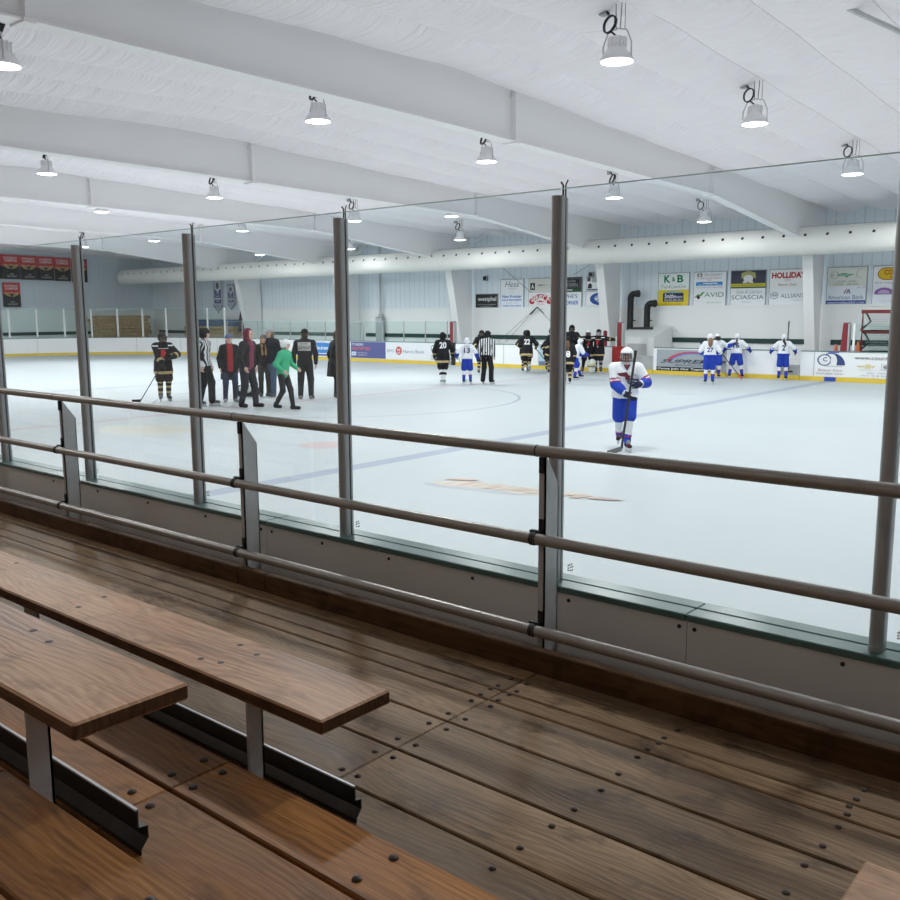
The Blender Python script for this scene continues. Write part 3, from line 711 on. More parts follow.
def s_avid(F):
    F.poly([(.05, .58), (.16, .72), (.20, .66), (.26, .80), (.36, .86), (.24, .56), (.17, .62)], (.09, .34, .10)); F.poly([(.09, .52), (.15, .66), (.22, .52), (.16, .38)], (.02, .03, .03)); F.poly([(.02, .5), (.1, .62), (.12, .58), (.05, .48)], (.2, .22, .22)); F.text('AVID', .65, .66, .6, .28, (.14, .27, .16)); F.text('RISK SOLUTIONS', .64, .2, .45, .07, (.25, .28, .30))
def s_dark(F):
    F.poly([(.3, .88), (.38, .92), (.44, .97), (.5, .99), (.56, .97), (.62, .92), (.70, .88), (.72, .55), (.58, .68), (.42, .68), (.30, .55)], (.42, .42, .16)); F.oval(.5, .56, .14, .2, (.8, .8, .82)); F.poly([(.34, .3), (.66, .3), (.62, .46), (.38, .46)], (.75, .75, .76)); F.rect(0, .08, 1, .27, (.60, .55, .03)); F.text('BEAVER DAM YOUTH HOCKEY', .5, .17, .9, .08, (.2, .2, .05), .01); F.poly([(.5, .28), (.46, .36), (.54, .36)], (.02, .02, .05))
def s_sci(F):
    F.text('Jane & Lauren', .52, .76, .76, .28, (.4, .45, .46), 0, .4); F.text('SCIASCIA', .5, .48, .94, .24, (.12, .15, .18), .004); F.text('REALTY', .48, .2, .26, .08, (.4, .43, .45))
def s_hol(F):
    F.text('HOLLIDAY', .52, .68, .94, .34, (.45, .02, .02), .05); F.text('GMC', .5, .4, .18, .12, (.4, .4, .42)); F.text('Beaver Dam', .5, .16, .5, .13, (.25, .12, .12))
def s_all(F):
    F.oval(.14, .55, .12, .2, (.25, .29, .36)); F.oval(.14, .55, .10, .165, (.78, .80, .83)); F.oval(.11, .57, .04, .08, (.4, .44, .5)); F.oval(.18, .57, .04, .08, (.4, .44, .5)); F.text('ALLIANT', .65, .53, .66, .24, (.17, .22, .29)); F.text('ENERGY', .78, .28, .3, .07, (.4, .43, .48))
def s_tr(F):
    F.arc(.18, .6, .1, .2, .02, 0, 350, (.36, .38, .36)); F.text('G', .15, .6, .07, .12, (.2, .2, .2)); F.poly([(.24, .66), (.46, .70), (.52, .66), (.70, .62), (.56, .54), (.50, .44), (.44, .54), (.28, .54)], (.10, .36, .20)); F.text('Neuman', .43, .61, .3, .12, (.65, .75, .66)); F.arc(.86, .64, .12, .24, .02, 90, 300, (.48, .48, .46)); F.text('SAND  AND', .5, .25, .5, .1, (.28, .30, .28)); F.text('CRANE   SERVICE', .48, .1, .66, .1, (.28, .30, .28))
def s_ab(F):
    F.text('Est. 18', .88, .92, .18, .08, (.25, .28, .35)); F.poly([(.43, .6), (.50, .84), (.53, .84), (.47, .6)], (.40, .14, .16)); F.poly([(.50, .6), (.55, .84), (.58, .84), (.62, .6), (.58, .6), (.56, .74), (.54, .6)], (.22, .18, .28)); F.text('American Bank', .5, .40, .92, .22, (.08, .14, .30)); F.rect(0, 0, 1, .23, (.01, .035, .27)); F.text('americanbankbd.com', .5, .115, .94, .2, (.75, .80, .90), .0)
def s_cou(F):
    F.rect(.06, .0, .9, .0, WH); F.oval(.30, .6, .2, .33, (.38, .06, .03), 90, 270); F.rect(.3, .27, .9, .93, (.38, .06, .03)); F.oval(.30, .6, .18, .29, (.74, .50, .02), 90, 270); F.rect(.3, .31, .9, .89, (.74, .50, .02)); F.text('COUSINS', .56, .68, .6, .28, (.48, .09, .03), .03); F.text('SUBS', .5, .42, .2, .1, (.48, .09, .03), .02); F.text('Park Village Plaza', .42, .12, .74, .1, (.2, .2, .22))
def s_wom(F):
    F.oval(.28, .56, .24, .32, (.30, .15, .40), 0, 180); F.oval(.28, .56, .15, .2, (.58, .44, .66), 0, 180); F.rect(.06, .52, .5, .57, (.30, .15, .40)); F.text('Women\'s', .78, .74, .36, .16, (.35, .38, .42)); F.text('Life', .68, .54, .16, .16, (.35, .38, .42)); F.text('center of care', .4, .2, .5, .06, (.5, .52, .55)); F.rect(.2, .1, .9, .12, LG)
def s_west(F):
    F.poly([(.1, .75), (.18, .72), (.16, .5), (.10, .55)], (.34, .42, .10)); F.text('westphal', .54, .62, .82, .40, WH, .012); F.text('CUSTOM WOODWORKING', .5, .24, .84, .06, LG); F.text('BEAVER DAM, WI', .5, .1, .5, .06, LG)
def s_hess(F):
    F.text('Hess', .5, .66, .64, .42, (.16, .20, .26), 0, .35); F.text('Heating Co.', .52, .32, .4, .12, (.25, .33, .48), 0, .2); F.text('est. 1952', .5, .1, .2, .06, (.3, .35, .45))
def s_newf(F):
    F.text('New Frontier', .5, .78, .86, .2, (.02, .07, .42), .02); F.text('Land Surveying', .5, .53, .88, .2, (.02, .07, .42), .02); F.text('Boundary - Topo', .5, .32, .5, .08, (.2, .3, .5)); F.text('(920) 356 0000', .5, .12, .82, .12, (.02, .09, .45), .02)
def s_art(F):
    F.rect(.06, .2, .26, .7, (.015, .015, .02)); F.text('A', .16, .45, .12, .34, WH, .02); F.text('ARMCO', .52, .53, .34, .15, (.12, .12, .14), .012); F.text('CONCRETE', .84, .53, .24, .13, (.4, .4, .42)); F.rect(.36, .34, .96, .36, (.5, .5, .5))
def s_sen(F):
    F.arc(.5, .30, .48, .60, .30, 20, 160, (.50, .03, .05), 20); F.oval(.14, .42, .12, .2, (.50, .03, .05)); F.oval(.86, .42, .12, .2, (.50, .03, .05)); F.text('SENECA', .5, .62, .78, .44, (.82, .78, .78), .03); F.poly([(.3, .36), (.7, .36), (.5, .48)], (.50, .03, .05)); F.text('FOODS', .5, .22, .3, .08, (.5, .2, .2))
def s_blk(F):
    F.rect(.1, .33, .96, .92, (.16, .16, .17)); F.rect(.13, .36, .93, .89, (.012, .012, .015)); F.text('Daily', .55, .74, .5, .2, (.36, .36, .38), .01); F.text('CITIZEN', .55, .5, .6, .2, (.36, .36, .38), .02); F.rect(.0, 0, 1, .22, (.02, .09, .045)); F.rect(0, .1, .65, .18, (.6, .64, .6))
def s_wht(F):
    F.text("RALPHE'S", .42, .72, .86, .26, (.08, .16, .36), .01); F.text('ICE CORNER', .46, .3, .86, .26, (.05, .18, .50), .02)
def s_por(F):
    F.rect(.03, .62, .16, .95, (.1, .1, .11)); F.rect(.2, .55, .5, .95, (.42, .44, .46)); F.text('C R', .8, .82, .32, .22, (.22, .24, .28)); F.text('BAR', .82, .55, .3, .12, (.3, .32, .36)); F.poly([(.05, .12), (.08, .42), (.15, .5), (.22, .36), (.2, .12)], (.03, .03, .035)); F.poly([(.42, .3), (.6, .36), (.54, .1), (.44, .16)], (.03, .03, .035)); F.rect(.02, .0, .98, .07, (.12, .12, .13))
def s_cul(F):
    F.oval(.56, .52, .42, .42, (.015, .07, .33)); F.oval(.62, .54, .32, .25, (.70, .76, .84)); F.text("Culver's", .62, .53, .62, .34, (.015, .07, .33), .02, .35); F.text('FROZEN CUSTARD', .5, .05, .9, .06, (.3, .36, .46))
SW = (.87, .89, .91)
for a in (('white sign reading K&B in bold green letters', -16.15, ZM, -14.94, ZT, (.84, .89, .88), s_kb), ('bright yellow sign with a dark badge, under the K&B sign', -16.15, ZB, -14.94, ZM, (.80, .62, .015), s_yel),
          ('white sign reading TRI-COUNTY with a blue bar', -14.74, ZM, -13.53, ZT, SW, s_tri), ('white sign reading AVID with a green tick', -14.74, ZB, -13.53, ZM, SW, s_avid),
          ('dark navy sign with a gold crest and yellow bottom bar', -13.34, ZM, -12.10, ZT, (.035, .035, .07), s_dark), ('white sign reading SCIASCIA in thin capitals', -13.34, ZB, -12.10, ZM, SW, s_sci),
          ('white sign with red HOLLIDAY lettering beside a column', -11.95, ZM, -10.72, ZT, (.87, .87, .87), s_hol), ('white sign reading ALLIANT with a round grey emblem', -11.95, ZB, -10.72, ZM, SW, s_all),
          ('cream sign with a green arrow emblem, above the American Bank sign', -10.03, ZM, -8.81, ZT, (.74, .76, .69), s_tr), ('white American Bank sign with a blue web address bar', -10.03, ZB, -8.81, ZM, (.82, .86, .92), s_ab),
          ('white sign with a yellow oval, topmost at the right edge', -8.60, ZM, -7.38, ZT, SW, s_cou), ('white sign with a purple half circle, lower right edge', -8.60, ZB, -7.38, ZM, (.83, .85, .90), s_wom),
          ('black sign reading westphal, leftmost on the far wall', -24.85, ZB, -23.68, ZM - .02, (.015, .018, .02), s_west), ('white sign reading Hess in script', -23.50, ZM, -22.33, ZT - .03, SW, s_hess),
          ('white sign with blue New Frontier lettering', -23.50, ZB, -22.33, ZM, (.80, .85, .92), s_newf), ('cream sign with a black letter A block', -22.05, ZM, -20.86, ZT - .03, (.68, .68, .63), s_art),
          ('white sign with red SENECA lettering', -22.05, ZB, -20.86, ZM, (.87, .86, .87), s_sen), ('black sign with a green bottom strip beside a glass post', -20.68, ZM, -19.51, ZT - .03, (.012, .012, .015), s_blk),
          ('white sign with blue letters under the black sign', -20.68, ZB, -19.51, ZM, SW, s_wht), ('white sign with black dog shapes beside the column', -19.28, ZM + .06, -18.08, ZT, (.85, .87, .89), s_por),
          ("white sign with the blue Culver's oval beside the column", -19.28, ZB, -18.08, ZM, SW, s_cul)):
    sign(*a)

# ------------------------------------------------------------------ banners on the end wall, pennants
def banner(y0, z0, lab):
    w, h = .94, 1.29
    t = thing('team_banner', lab, 'banner', (XE + .13, y0 + w / 2, z0), 0, 'red and black banners on the end wall')
    b = MB(); n = 12; vs = []
    for i in range(n + 1):
        y = -w / 2 + w * i / n; d = .012 * math.sin(i * .9 + y0)
        vs += [(d, y, 0), (d, y, h), (d - .006, y, h), (d - .006, y, 0)]
    b.add(vs, [(4 * i + a, 4 * i + (a + 1) % 4, 4 * i + 4 + (a + 1) % 4, 4 * i + 4 + a) for i in range(n) for a in range(4)] + [(0, 1, 2, 3), tuple(4 * n + a for a in (3, 2, 1, 0))])
    b.build('cloth', mat('banner_black', (.018, .018, .022), .8), t)
    b = MB(); b.sweep([(0, -w / 2, h + .01), (0, w / 2, h + .01)], .014, 8); b.build('hem_rod', M_GALV, t)
    F = Flat(lambda u, v, d: (.015 + d, u * w - w / 2, v * h))
    F.rect(0, .52, 1, 1, (.52, .045, .05)); F.text('CONFERENCE', .48, .87, .76, .09, (.75, .68, .68), .02); F.text('CHAMPIONS', .5, .76, .72, .10, (.75, .68, .68), .02)
    G = (.50, .37, .16)
    F.arc(.5, .62, .42, .20, .06, 180, 360, G, 16); F.arc(.5, .60, .30, .10, .05, 180, 360, G, 14); F.oval(.5, .50, .10, .07, (.05, .04, .04)); F.oval(.24, .57, .1, .035, G); F.oval(.76, .57, .1, .035, G); F.oval(.5, .585, .1, .03, G)
    F.text('2014', .52, .21, .22, .06, (.6, .6, .6), .01); F.text('GIRLS HOCKEY', .52, .12, .55, .06, (.6, .6, .6), .01)
    F.build('print', t)
for y0, z0, lab in ((22.46, 4.04, 'first whole red and black banner from the left in the top row'), (23.42, 4.03, 'second whole banner from the left in the top row'), (24.38, 4.02, 'third whole banner from the left in the top row'), (25.33, 4.00, 'fourth whole banner from the left in the top row'), (26.32, 3.97, 'banner in the top row partly hidden by a glass post'), (21.5, 4.05, 'banner in the top row cut by the left picture edge'), (22.40, 2.56, 'single red and black banner hanging below the top row')):
    banner(y0, z0, lab)
def pennant(xc, zt, zb, w, lab):
    t = thing('blue_pennant', lab, 'pennant', (xc, YW - .08, zb), 0, 'blue pennants by the corner')
    h = zt - zb; P = [(-w / 2, h), (w / 2, h), (w / 2, .25 * w + .14), (0, 0), (-w / 2, .25 * w + .14)]
    b = MB(); b.prism([(p[0], p[1]) for p in P], 1, -.008, .004); b.build('cloth', mat('pennant_grey', (.52, .54, .62), .8), t)
    b = MB(); b.sweep([(-w / 2, -.01, h + .01), (w / 2, -.01, h + .01)], .014, 8); b.build('hem_rod', M_BLK, t)
    F = Flat(lambda u, v, d: (u * w, -.009 - d, v * h))
    F.poly([(-.5, .27), (0, .03), (.5, .27), (.5, .22), (0, -.0), (-.5, .22)], (.05, .05, .09)); F.rect(-.34, .30, .34, .74, (.03, .06, .26)); F.poly([(-.32, .98), (.32, .98), (.32, .74), (0, .62), (-.32, .74)], (.70, .72, .76)); F.oval(0, .83, .17, .1, (.13, .14, .17)); F.text('STATE', 0, .60, .4, .05, WH, .02); F.text('CHAMPIONS', 0, .51, .5, .06, WH, .01); F.rect(-.3, .41, .3, .455, WH); F.text('2009', 0, .36, .4, .05, WH, .02); F.text('*', 0, .2, .2, .1, (.35, .36, .42), .02)
    F.build('print', t)
pennant(-43.35, 4.02, 2.20, .86, 'larger blue pennant hanging left of the smaller one')
pennant(-42.15, 3.72, 2.38, .66, 'smaller blue pennant hanging beside a roof column')
t = thing('furled_flag', 'furled dark red and white flag on a pole by the pennants', 'flag', (-40.1, 30.75, 0))
b = MB(); b.sweep([(0, 0, 0), (.0, 0, 3.6)], .02, 8); b.build('pole', M_STEEL, t)
b = MB(); rings = []
for i in range(13):
    z = 3.45 - i * .19; r = .03 + .028 * i; b_ = []
    rings.append([(r * (1 + .35 * math.sin(5 * q + i * .2)) * math.cos(q) * .8 - .012 * i, r * .7 * (1 + .35 * math.sin(5 * q + i * .2)) * math.sin(q), z) for q in [2 * PI * k / 20 for k in range(20)]])
vs = [p for r in rings for p in r]
for i in range(12):
    for k in range(20): b_ = 0
b.add(vs, [])
for i in range(12):
    for k in range(20):
        b.f.append((i * 20 + k, i * 20 + (k + 1) % 20, (i + 1) * 20 + (k + 1) % 20, (i + 1) * 20 + k)); b.m.append((0, 0, 1, 0, 0, 1, 2, 0, 0, 1)[k // 2])
b.f.append(tuple(12 * 20 + k for k in range(20))); b.m.append(0)
b.build('cloth', [mat('flag_red', (.11, .03, .035), .8), mat('flag_white', (.42, .38, .38), .8), mat('flag_blue', (.02, .03, .09), .8)], t, smooth=True)

# stacks of long boards behind the corner glass
def stack(x0, x1, y0, y1, z0, n, hh, lab, topblue, grp):
    z = z0
    for i in range(n):
        dx = random.uniform(-.06, .06); dy = random.uniform(-.08, .08)
        lb = '%s, %s' % (lab, 'topmost' if i == n - 1 else 'lowest' if i == 0 else '%s layer up' % ['', 'second', 'third', 'fourth', 'fifth', 'sixth', 'seventh', 'eighth', 'ninth', 'tenth', 'eleventh'][i])
        b = MB(); b.box(x0 + dx, x1 + dx, y0 + dy, y1 + dy, z, z + hh - .012, 0, .006)
        tag(b.build('stacked_board', mat('blue_tarp', (.05, .09, .22), .5) if (topblue and i >= n - 2) else W_PLY), lb, 'board', grp)
        z += hh
stack(-49.6, -48.75, 27.05, 30.4, .0, 11, .19, 'tan board in the stack behind the end glass', False, 'boards stacked behind the end glass')
stack(-45.2, -40.7, 30.4, 31.3, .0, 10, .185, 'tan board in the stack below the blue pennants', True, 'boards stacked below the pennants')

# ------------------------------------------------------------------ odds and ends along the far wall
t = thing('conduit_box', 'tall grey electrical box with a pipe rising to the duct', 'electrical box', (-30.5, 31.25, 0))
b = MB(); b.box(-.22, .22, -.08, .12, .0, 1.98, 0, .02); b.build('box_body', mat('conduit_grey', (.36, .39, .41), .5, .3), t)
b = MB(); b.sweep([(0, .05, 1.98), (0, .05, 5.3)], .05, 10); b.box(-.09, .09, -.01, .13, 1.98, 2.1); b.build('pipe', M_GALV, t, smooth=True)
b = MB(); b.box(-.2, .2, -.085, -.08, .4, 1.9); b.build('door', M_GALV, t)
b = MB(); b.sweep([(-32.05, 31.36, 0), (-32.05, 31.36, 5.3)], .03, 8); tag(b.build('wall_pipe', M_GALV), 'thin grey pipe on the wall left of the electrical box', 'pipe')
t = thing('equipment_enclosure', 'white box with a sloping lid below the black exhaust pipes', 'enclosure', (-16.2, 30.6, 0))
b = MB(); b.prism([(-.7, 0), (.75, 0), (.75, 1.62), (-.7, 1.22)], 0, -.85, .72); b.build('cabinet_body', mat('off_white', (.78, .80, .79), .6, nz=.06), t)
b = MB(); b.box(-.35, .45, -.72, -.7, .1, 1.0); b.build('door', mat('door_grey', (.48, .51, .52), .5), t)
b = MB(); b.box(-.78, -.5, -.715, -.7, 1.02, 1.18); b.build('green_label', mat('label_green', (.16, .35, .28), .5), t)
for x, zt, lab in ((-17.08, 2.9, 'taller black exhaust pipe with an elbow, left of the pair'), (-16.38, 2.53, 'shorter black exhaust pipe with an elbow, beside the yellow sign')):
    t = thing('exhaust_pipe', lab, 'pipe', (x, 31.05, 1.2), 0, 'black exhaust pipes on the far wall')
    b = MB(); h = zt - 1.2 - .12
    b.sweep([(0, 0, -.05 if x < -17 else .12), (0, 0, h - .12)] + [(.16 - .16 * math.cos(a), 0, h - .12 + .16 * math.sin(a)) for a in [PI / 12 * i for i in range(1, 7)]] + [(.33, .0, h + .04)], .118, 16); b.build('duct_tube', M_RUB, t, smooth=True)
    b = MB(); b.sweep([(.27, 0, h + .04), (.34, 0, h + .04)], .135, 16); b.sweep([(0, 0, h - .16), (0, 0, h - .12)], .128, 16); b.build('collar', M_BLK, t, smooth=True)
    b = MB(); b.box(-.03, .03, .05, .37, .6, .64); b.build('wall_bracket', M_STEEL, t)
b = MB(); b.box(-16.98, -16.05, 30.85, 30.95, 1.50, 1.58); tag(b.build('cross_bar', M_BLK), 'black horizontal bar between the exhaust pipes', 'bar')
for x, lab in ((-24.3, 'small grey wall speaker above the westphal sign'), (-19.05, 'small grey wall speaker above the dog sign')):
    t = thing('wall_speaker', lab, 'speaker', (x, YW - .02, 3.5), 0, 'small speakers on the far wall')
    b = MB(); b.box(-.10, .10, -.12, 0, 0, .2, 0, .01); b.build('speaker_case', M_SIGNFR, t)
    b = MB(); b.box(-.075, .075, -.125, -.12, .03, .17); b.build('speaker_grille', M_STEEL, t)
t = thing('wire_prop', 'pair of thin wire props leaning under the SENECA sign', 'wire prop', (-21.5, 31.3, 2.3))
for dx, dz in ((-1.95, -1.4), (1.6, -1.3), (-1.55, -1.4)):
    b = MB(); b.sweep([(-.02, 0, .06), (dx, -.1, dz)], .006, 6); b.build('wire', M_STEEL, t)
    b = MB(); b.sweep([(-.02, 0, .06), (dx * .2, -.01, .06 + (dz - .06) * .2)], .020, 6); b.build('sleeve', M_BLK, t)
b = MB(); b.sweep([(-21.9, YW - .07, 2.95), (-23.45, YW - .07, 4.05)], .008, 5); tag(b.build('wall_cable', M_STEEL), 'thin cable running diagonally across the Hess sign', 'cable')
b = MB(); b.sweep([(-19.9, YW - .07, 3.6), (-18.9, YW - .07, 4.1)], .008, 5); tag(b.build('wall_cable', M_STEEL), 'thin cable running diagonally above the black sign', 'cable')
# players' bench ledge, cones, barrier pole, goals
b = MB(); b.box(-9.4, -3, 29.3, 30.9, 0, .5); b.box(-9.4, -3, 30.5, 30.9, .5, .86); tag(b.build('bench_ledge', M_CONC), 'grey bench ledge behind the countryside advert', 'bench')
for x, y, h, lab in ((-9.07, 29.6, .60, 'small orange cone left of the dark red post'), (-8.53, 30.0, .68, 'orange cone between the dark red post and the goals')):
    t = thing('traffic_cone', lab, 'cone', (x, y, .5), 0, 'orange cones behind the far boards')
    b = MB(); b.lathe([(.12, .03), (.035, h), (.02, h + .01)], 16); b.build('cone_body', mat('cone_orange', (.80, .20, .10), .5), t, smooth=True)
    b = MB(); b.box(-.16, .16, -.16, .16, 0, .03, 0, .01); b.build('cone_base', mat('cone_orange', (.80, .20, .10), .5), t)
t = thing('barrier_pole', 'red and white banded pole behind the black jersey huddle', 'pole', (-17.3, 29.6, 0))
b = MB(); b.lathe([(.075, .9), (.075, 1.12)], 14); b.lathe([(.075, 1.25), (.07, 1.44), (.03, 1.47)], 14); b.lathe([(.05, 0), (.05, .9)], 14); b.build('red_band', M_RED, t, smooth=True)
b = MB(); b.lathe([(.078, 1.12), (.078, 1.25)], 14); b.build('white_band', M_WHT, t, smooth=True)
def goal(z, lab, flip):
    t = thing('hockey_goal', lab, 'hockey goal', (-7.55, 30.35, z), 0, 'hockey goals stacked behind the boards')
    W, H, D = 1.83 / 2, .62, .55
    b = MB(); zt = H if not flip else .0
    b.sweep([(-W, -.25, 0), (-W, -.25, H), (W, -.25, H), (W, -.25, 0)], .038, 10)
    if flip: b.box(-W - .03, W + .03, -.33, -.22, H - .06, H + .05)
    b.build('goal_frame', mat('goal_red', (.20, .025, .022), .5), t, smooth=not flip)
    b = MB(); b.sweep([(-W, -.25, .02), (-W + .25, .3, .02), (W - .25, .3, .02), (W, -.25, .02)], .028, 8); b.sweep([(-W + .06, -.22, H), (-W + .12, .2, H * .5), (-W - .04, -.24, .05)], .03, 8); b.sweep([(0, -.25, H), (0, .25, .05)], .022, 8); b.build('bottom_bar', M_BLK, t, smooth=True)
    b = MB()
    for i in range(30):
        x = -W + 2 * W * i / 29; b.sweep([(x, -.24, H), (x * .86, .28, .03)], .0045, 4, caps=False)
    for k in range(1, 9):
        f = k / 9; b.sweep([(-W * (1 - .14 * f), -.24 + .52 * f, H * (1 - f) + .03), (W * (1 - .14 * f), -.24 + .52 * f, H * (1 - f) + .03)], .0045, 4, caps=False)
    b.build('net', mat('net_cord', (.55, .57, .58), .8), t)
goal(.86, 'lower hockey goal of the stacked pair at the right edge', False)
goal(1.50, 'upper red topped hockey goal of the stacked pair at the right edge', True)

# ------------------------------------------------------------------ faded logos painted in the ice
def ice_logo(lab, cx, cy, ang, shapes):
    t = thing('ice_logo', lab, 'ice logo', (cx, cy, 0), math.radians(ang))
    F = Flat(lambda u, v, d: (u, v, .0006 + d * .3))
    for kind, pts, col in shapes: F.poly(pts, col)
    F.build('painted_print', t)
OR = (.51, .40, .33); ORL = (.54, .48, .41); GYL = (.375, .40, .435); RDL = (.42, .31, .30)
def letter_slants(x0, x1, n, h, col):
    out = []
    for i in range(n):
        a = x0 + (x1 - x0) * i / n; w = (x1 - x0) / n * .62
        out.append(('p', [(a, -h), (a + w, -h), (a + w + .18, h), (a + .18, h)], col))
    return out
rag = lambda pts, a: [(u + a * math.sin(7.3 * k), v + a * math.cos(5.1 * k)) for k, (u, v) in enumerate(pts)]
def oval_pts(cx, cy, rx, ry, n, r0): return rag([(cx + rx * math.cos(2 * PI * k / n), cy + ry * math.sin(2 * PI * k / n)) for k in range(n)], r0)
strokes = []
for k in range(11):
    u = -1.02 + .19 * k; hh = .17 - .009 * k + .03 * math.sin(k * 2.3); v0 = .10 - .016 * k
    strokes += [('p', [(u, v0 - hh), (u + .12, v0 - hh + .02), (u + .22, v0 + hh), (u + .07, v0 + hh + .02)], OR if k % 2 else ORL), ('p', [(u + .02, v0 - hh), (u + .045, v0 - hh), (u + .14, v0 + hh), (u + .11, v0 + hh)], RDL)]
ice_logo('faded orange team wordmark in the ice below the closest skater', -6.25, 8.75, 11, [('p', oval_pts(-.45, -.14, .78, .17, 22, .03), GYL), ('p', oval_pts(-.12, .03, 1.10, .19, 30, .045), ORL)] + strokes + [('p', [(-1.15, .18), (-1.05, .34), (-.72, .38), (-.80, .26)], OR), ('p', [(.9, -.12), (1.2, -.1), (1.32, -.03), (1.02, .03)], RDL)])
ice_logo('faded yellow patch logo in the ice behind the left glass posts', -15.0, 9.25, 20, [('p', [(1.1 * math.cos(a) * (1 + .1 * math.sin(5 * a)), .8 * math.sin(a) * (1 + .1 * math.sin(4 * a))) for a in [2 * PI * i / 26 for i in range(26)]], (.49, .505, .46)), ('p', [(-.7, -.2), (.0, .35), (.8, .1), (.3, -.3)], (.52, .49, .41)), ('p', [(-.3, .3), (.6, .5), (.9, .3), (.2, .2)], (.51, .51, .475))])
ice_logo('faint blue green patch in the ice at the left edge', -18.6, 9.0, 10, [('p', [(-1.0, -.5), (.6, -.4), (1.2, .3), (-.4, .6)], (.43, .49, .52))])

# ------------------------------------------------------------------ lamps
LAMPS = [((-6.40, 11.1, 5.38), 'high bay lamp highest in the picture, above the right players'), ((-6.40, 15.8, 5.29), 'high bay lamp to the lower right of the highest one'), ((-6.42, 21.4, 5.075), 'rightmost high bay lamp, cut by the glass top edge'),
 ((-12.35, 5.77, 5.29), 'high bay lamp at the top left picture edge'), ((-12.3, 11.15, 5.41), 'large high bay lamp left of the picture middle at the top'), ((-12.27, 15.9, 5.30), 'high bay lamp below the nearest roof frame stiffener'), ((-12.3, 21.35, 5.05), 'high bay lamp right of the tall middle glass post'), ((-12.3, 26.8, 4.84), 'high bay lamp low by the duct, below the nearest roof frame'),
 ((-21.5, 10.9, 5.40), 'high bay lamp near the left edge with a coiled cable'), ((-21.5, 15.6, 5.28), 'high bay lamp left of the second roof frame stiffener'), ((-21.5, 20.95, 5.045), 'high bay lamp just right of the post hiding a person'), ((-21.8, 26.65, 4.80), 'high bay lamp by the duct above the black westphal sign'),
 ((-26.9, 15.3, 5.27), 'small high bay lamp between the two left glass posts'), ((-26.97, 20.7, 5.05), 'small high bay lamp above the glass right of the referee post'), ((-28.3, 27.3, 4.81), 'small high bay lamp above the duct by the middle left post'),
 ((-33.2, 21.1, 5.05), 'small high bay lamp left of the referee post'), ((-33.2, 26.4, 4.74), 'small high bay lamp just above the duct over the pennants'), ((-38.2, 20.8, 5.05), 'tiny high bay lamp over the red banners'), ((-19.0, 22.8, 5.16), 'high bay lamp peeping under the second roof frame'), ((-32.8, 15.35, 5.29), 'tiny high bay lamp near the left edge above the banners'),
 ((-12.3, 1.0, 5.2), 'high bay lamp over the left stand, out of view'), ((-6.4, 5.8, 5.29), 'high bay lamp above the picture top, out of view'), ((-38.5, 10.9, 5.4), 'high bay lamp over the far left ice, out of view'), ((-30., 10.5, 5.4), 'high bay lamp beyond the left picture edge'), 
 ((-26.9, 10.9, 5.4), 'high bay lamp over the left ice, hidden by the roof frames'), ((-33.2, 10.9, 5.4), 'high bay lamp over the left ice, far beyond the frames'), ((-38.4, 15.6, 5.29), 'high bay lamp over the far face-off circle, hidden by a frame'), ((-44.5, 15., 5.29), 'high bay lamp over the far goal area, hidden'), ((-44.6, 10., 5.39), 'high bay lamp over the far corner, out of view'),
 ((-26.9, 5.7, 5.29), 'high bay lamp over the near left boards, out of view'),  ((-.5, 27., 4.84), 'high bay lamp right of the picture by the duct'),
 ((-.5, 11.1, 5.38), 'high bay lamp right of the picture, front row'), ((-.5, 16.2, 5.29), 'high bay lamp right of the picture, middle row'), ((-.5, 22., 5.06), 'high bay lamp right of the picture, back row'), ((-.5, 5.8, 5.29), 'high bay lamp right of the picture, over the near boards'), ((5.4, 11., 5.38), 'second high bay lamp right of the picture, front row'), ((5.4, 20., 5.1), 'second high bay lamp right of the picture, back row'), ((-6.4, 27., 4.84), 'high bay lamp behind the right glass post')]
hs = MB(); hs.lathe([(.215, 0), (.222, .03), (.20, .075), (.12, .16), (.095, .20), (.09, .30), (.06, .32)], 24, cap0=False)
ln = MB(); ln.lathe([(.208, .012), (.15, -.012), (.0001, -.02)], 24, cap0=False, cap1=False)
fn_ = MB()
for k in range(10):
    a = 2 * PI * k / 10; fn_.obox((.105 * math.cos(a), .105 * math.sin(a), .235), Vector((.022 * math.cos(a), .022 * math.sin(a), 0)), Vector((-.003 * math.sin(a), .003 * math.cos(a), 0)), Vector((0, 0, .07)))
yk = MB(); yk.sweep([(.21, 0, .04), (.21, 0, .22), (.14, 0, .38), (0, 0, .42), (-.14, 0, .38), (-.21, 0, .22), (-.21, 0, .04)], .009, 6)
cl = MB()
cl.sweep([(-.13 + .085 * math.cos(a) * (1 + .04 * math.sin(3 * a)), .05 * math.sin(a) + .01 * i_ / 10, .50 + .12 * math.sin(a)) for i_, a in enumerate([2 * PI * k / 14 for k in range(45)])], .011, 6)
cl.sweep([(-.13, 0, .62), (-.2, 0, .70)], .016, 6); cl.sweep([(-.1, 0, .40), (-.02, 0, .33)], .013, 6)
META = {}
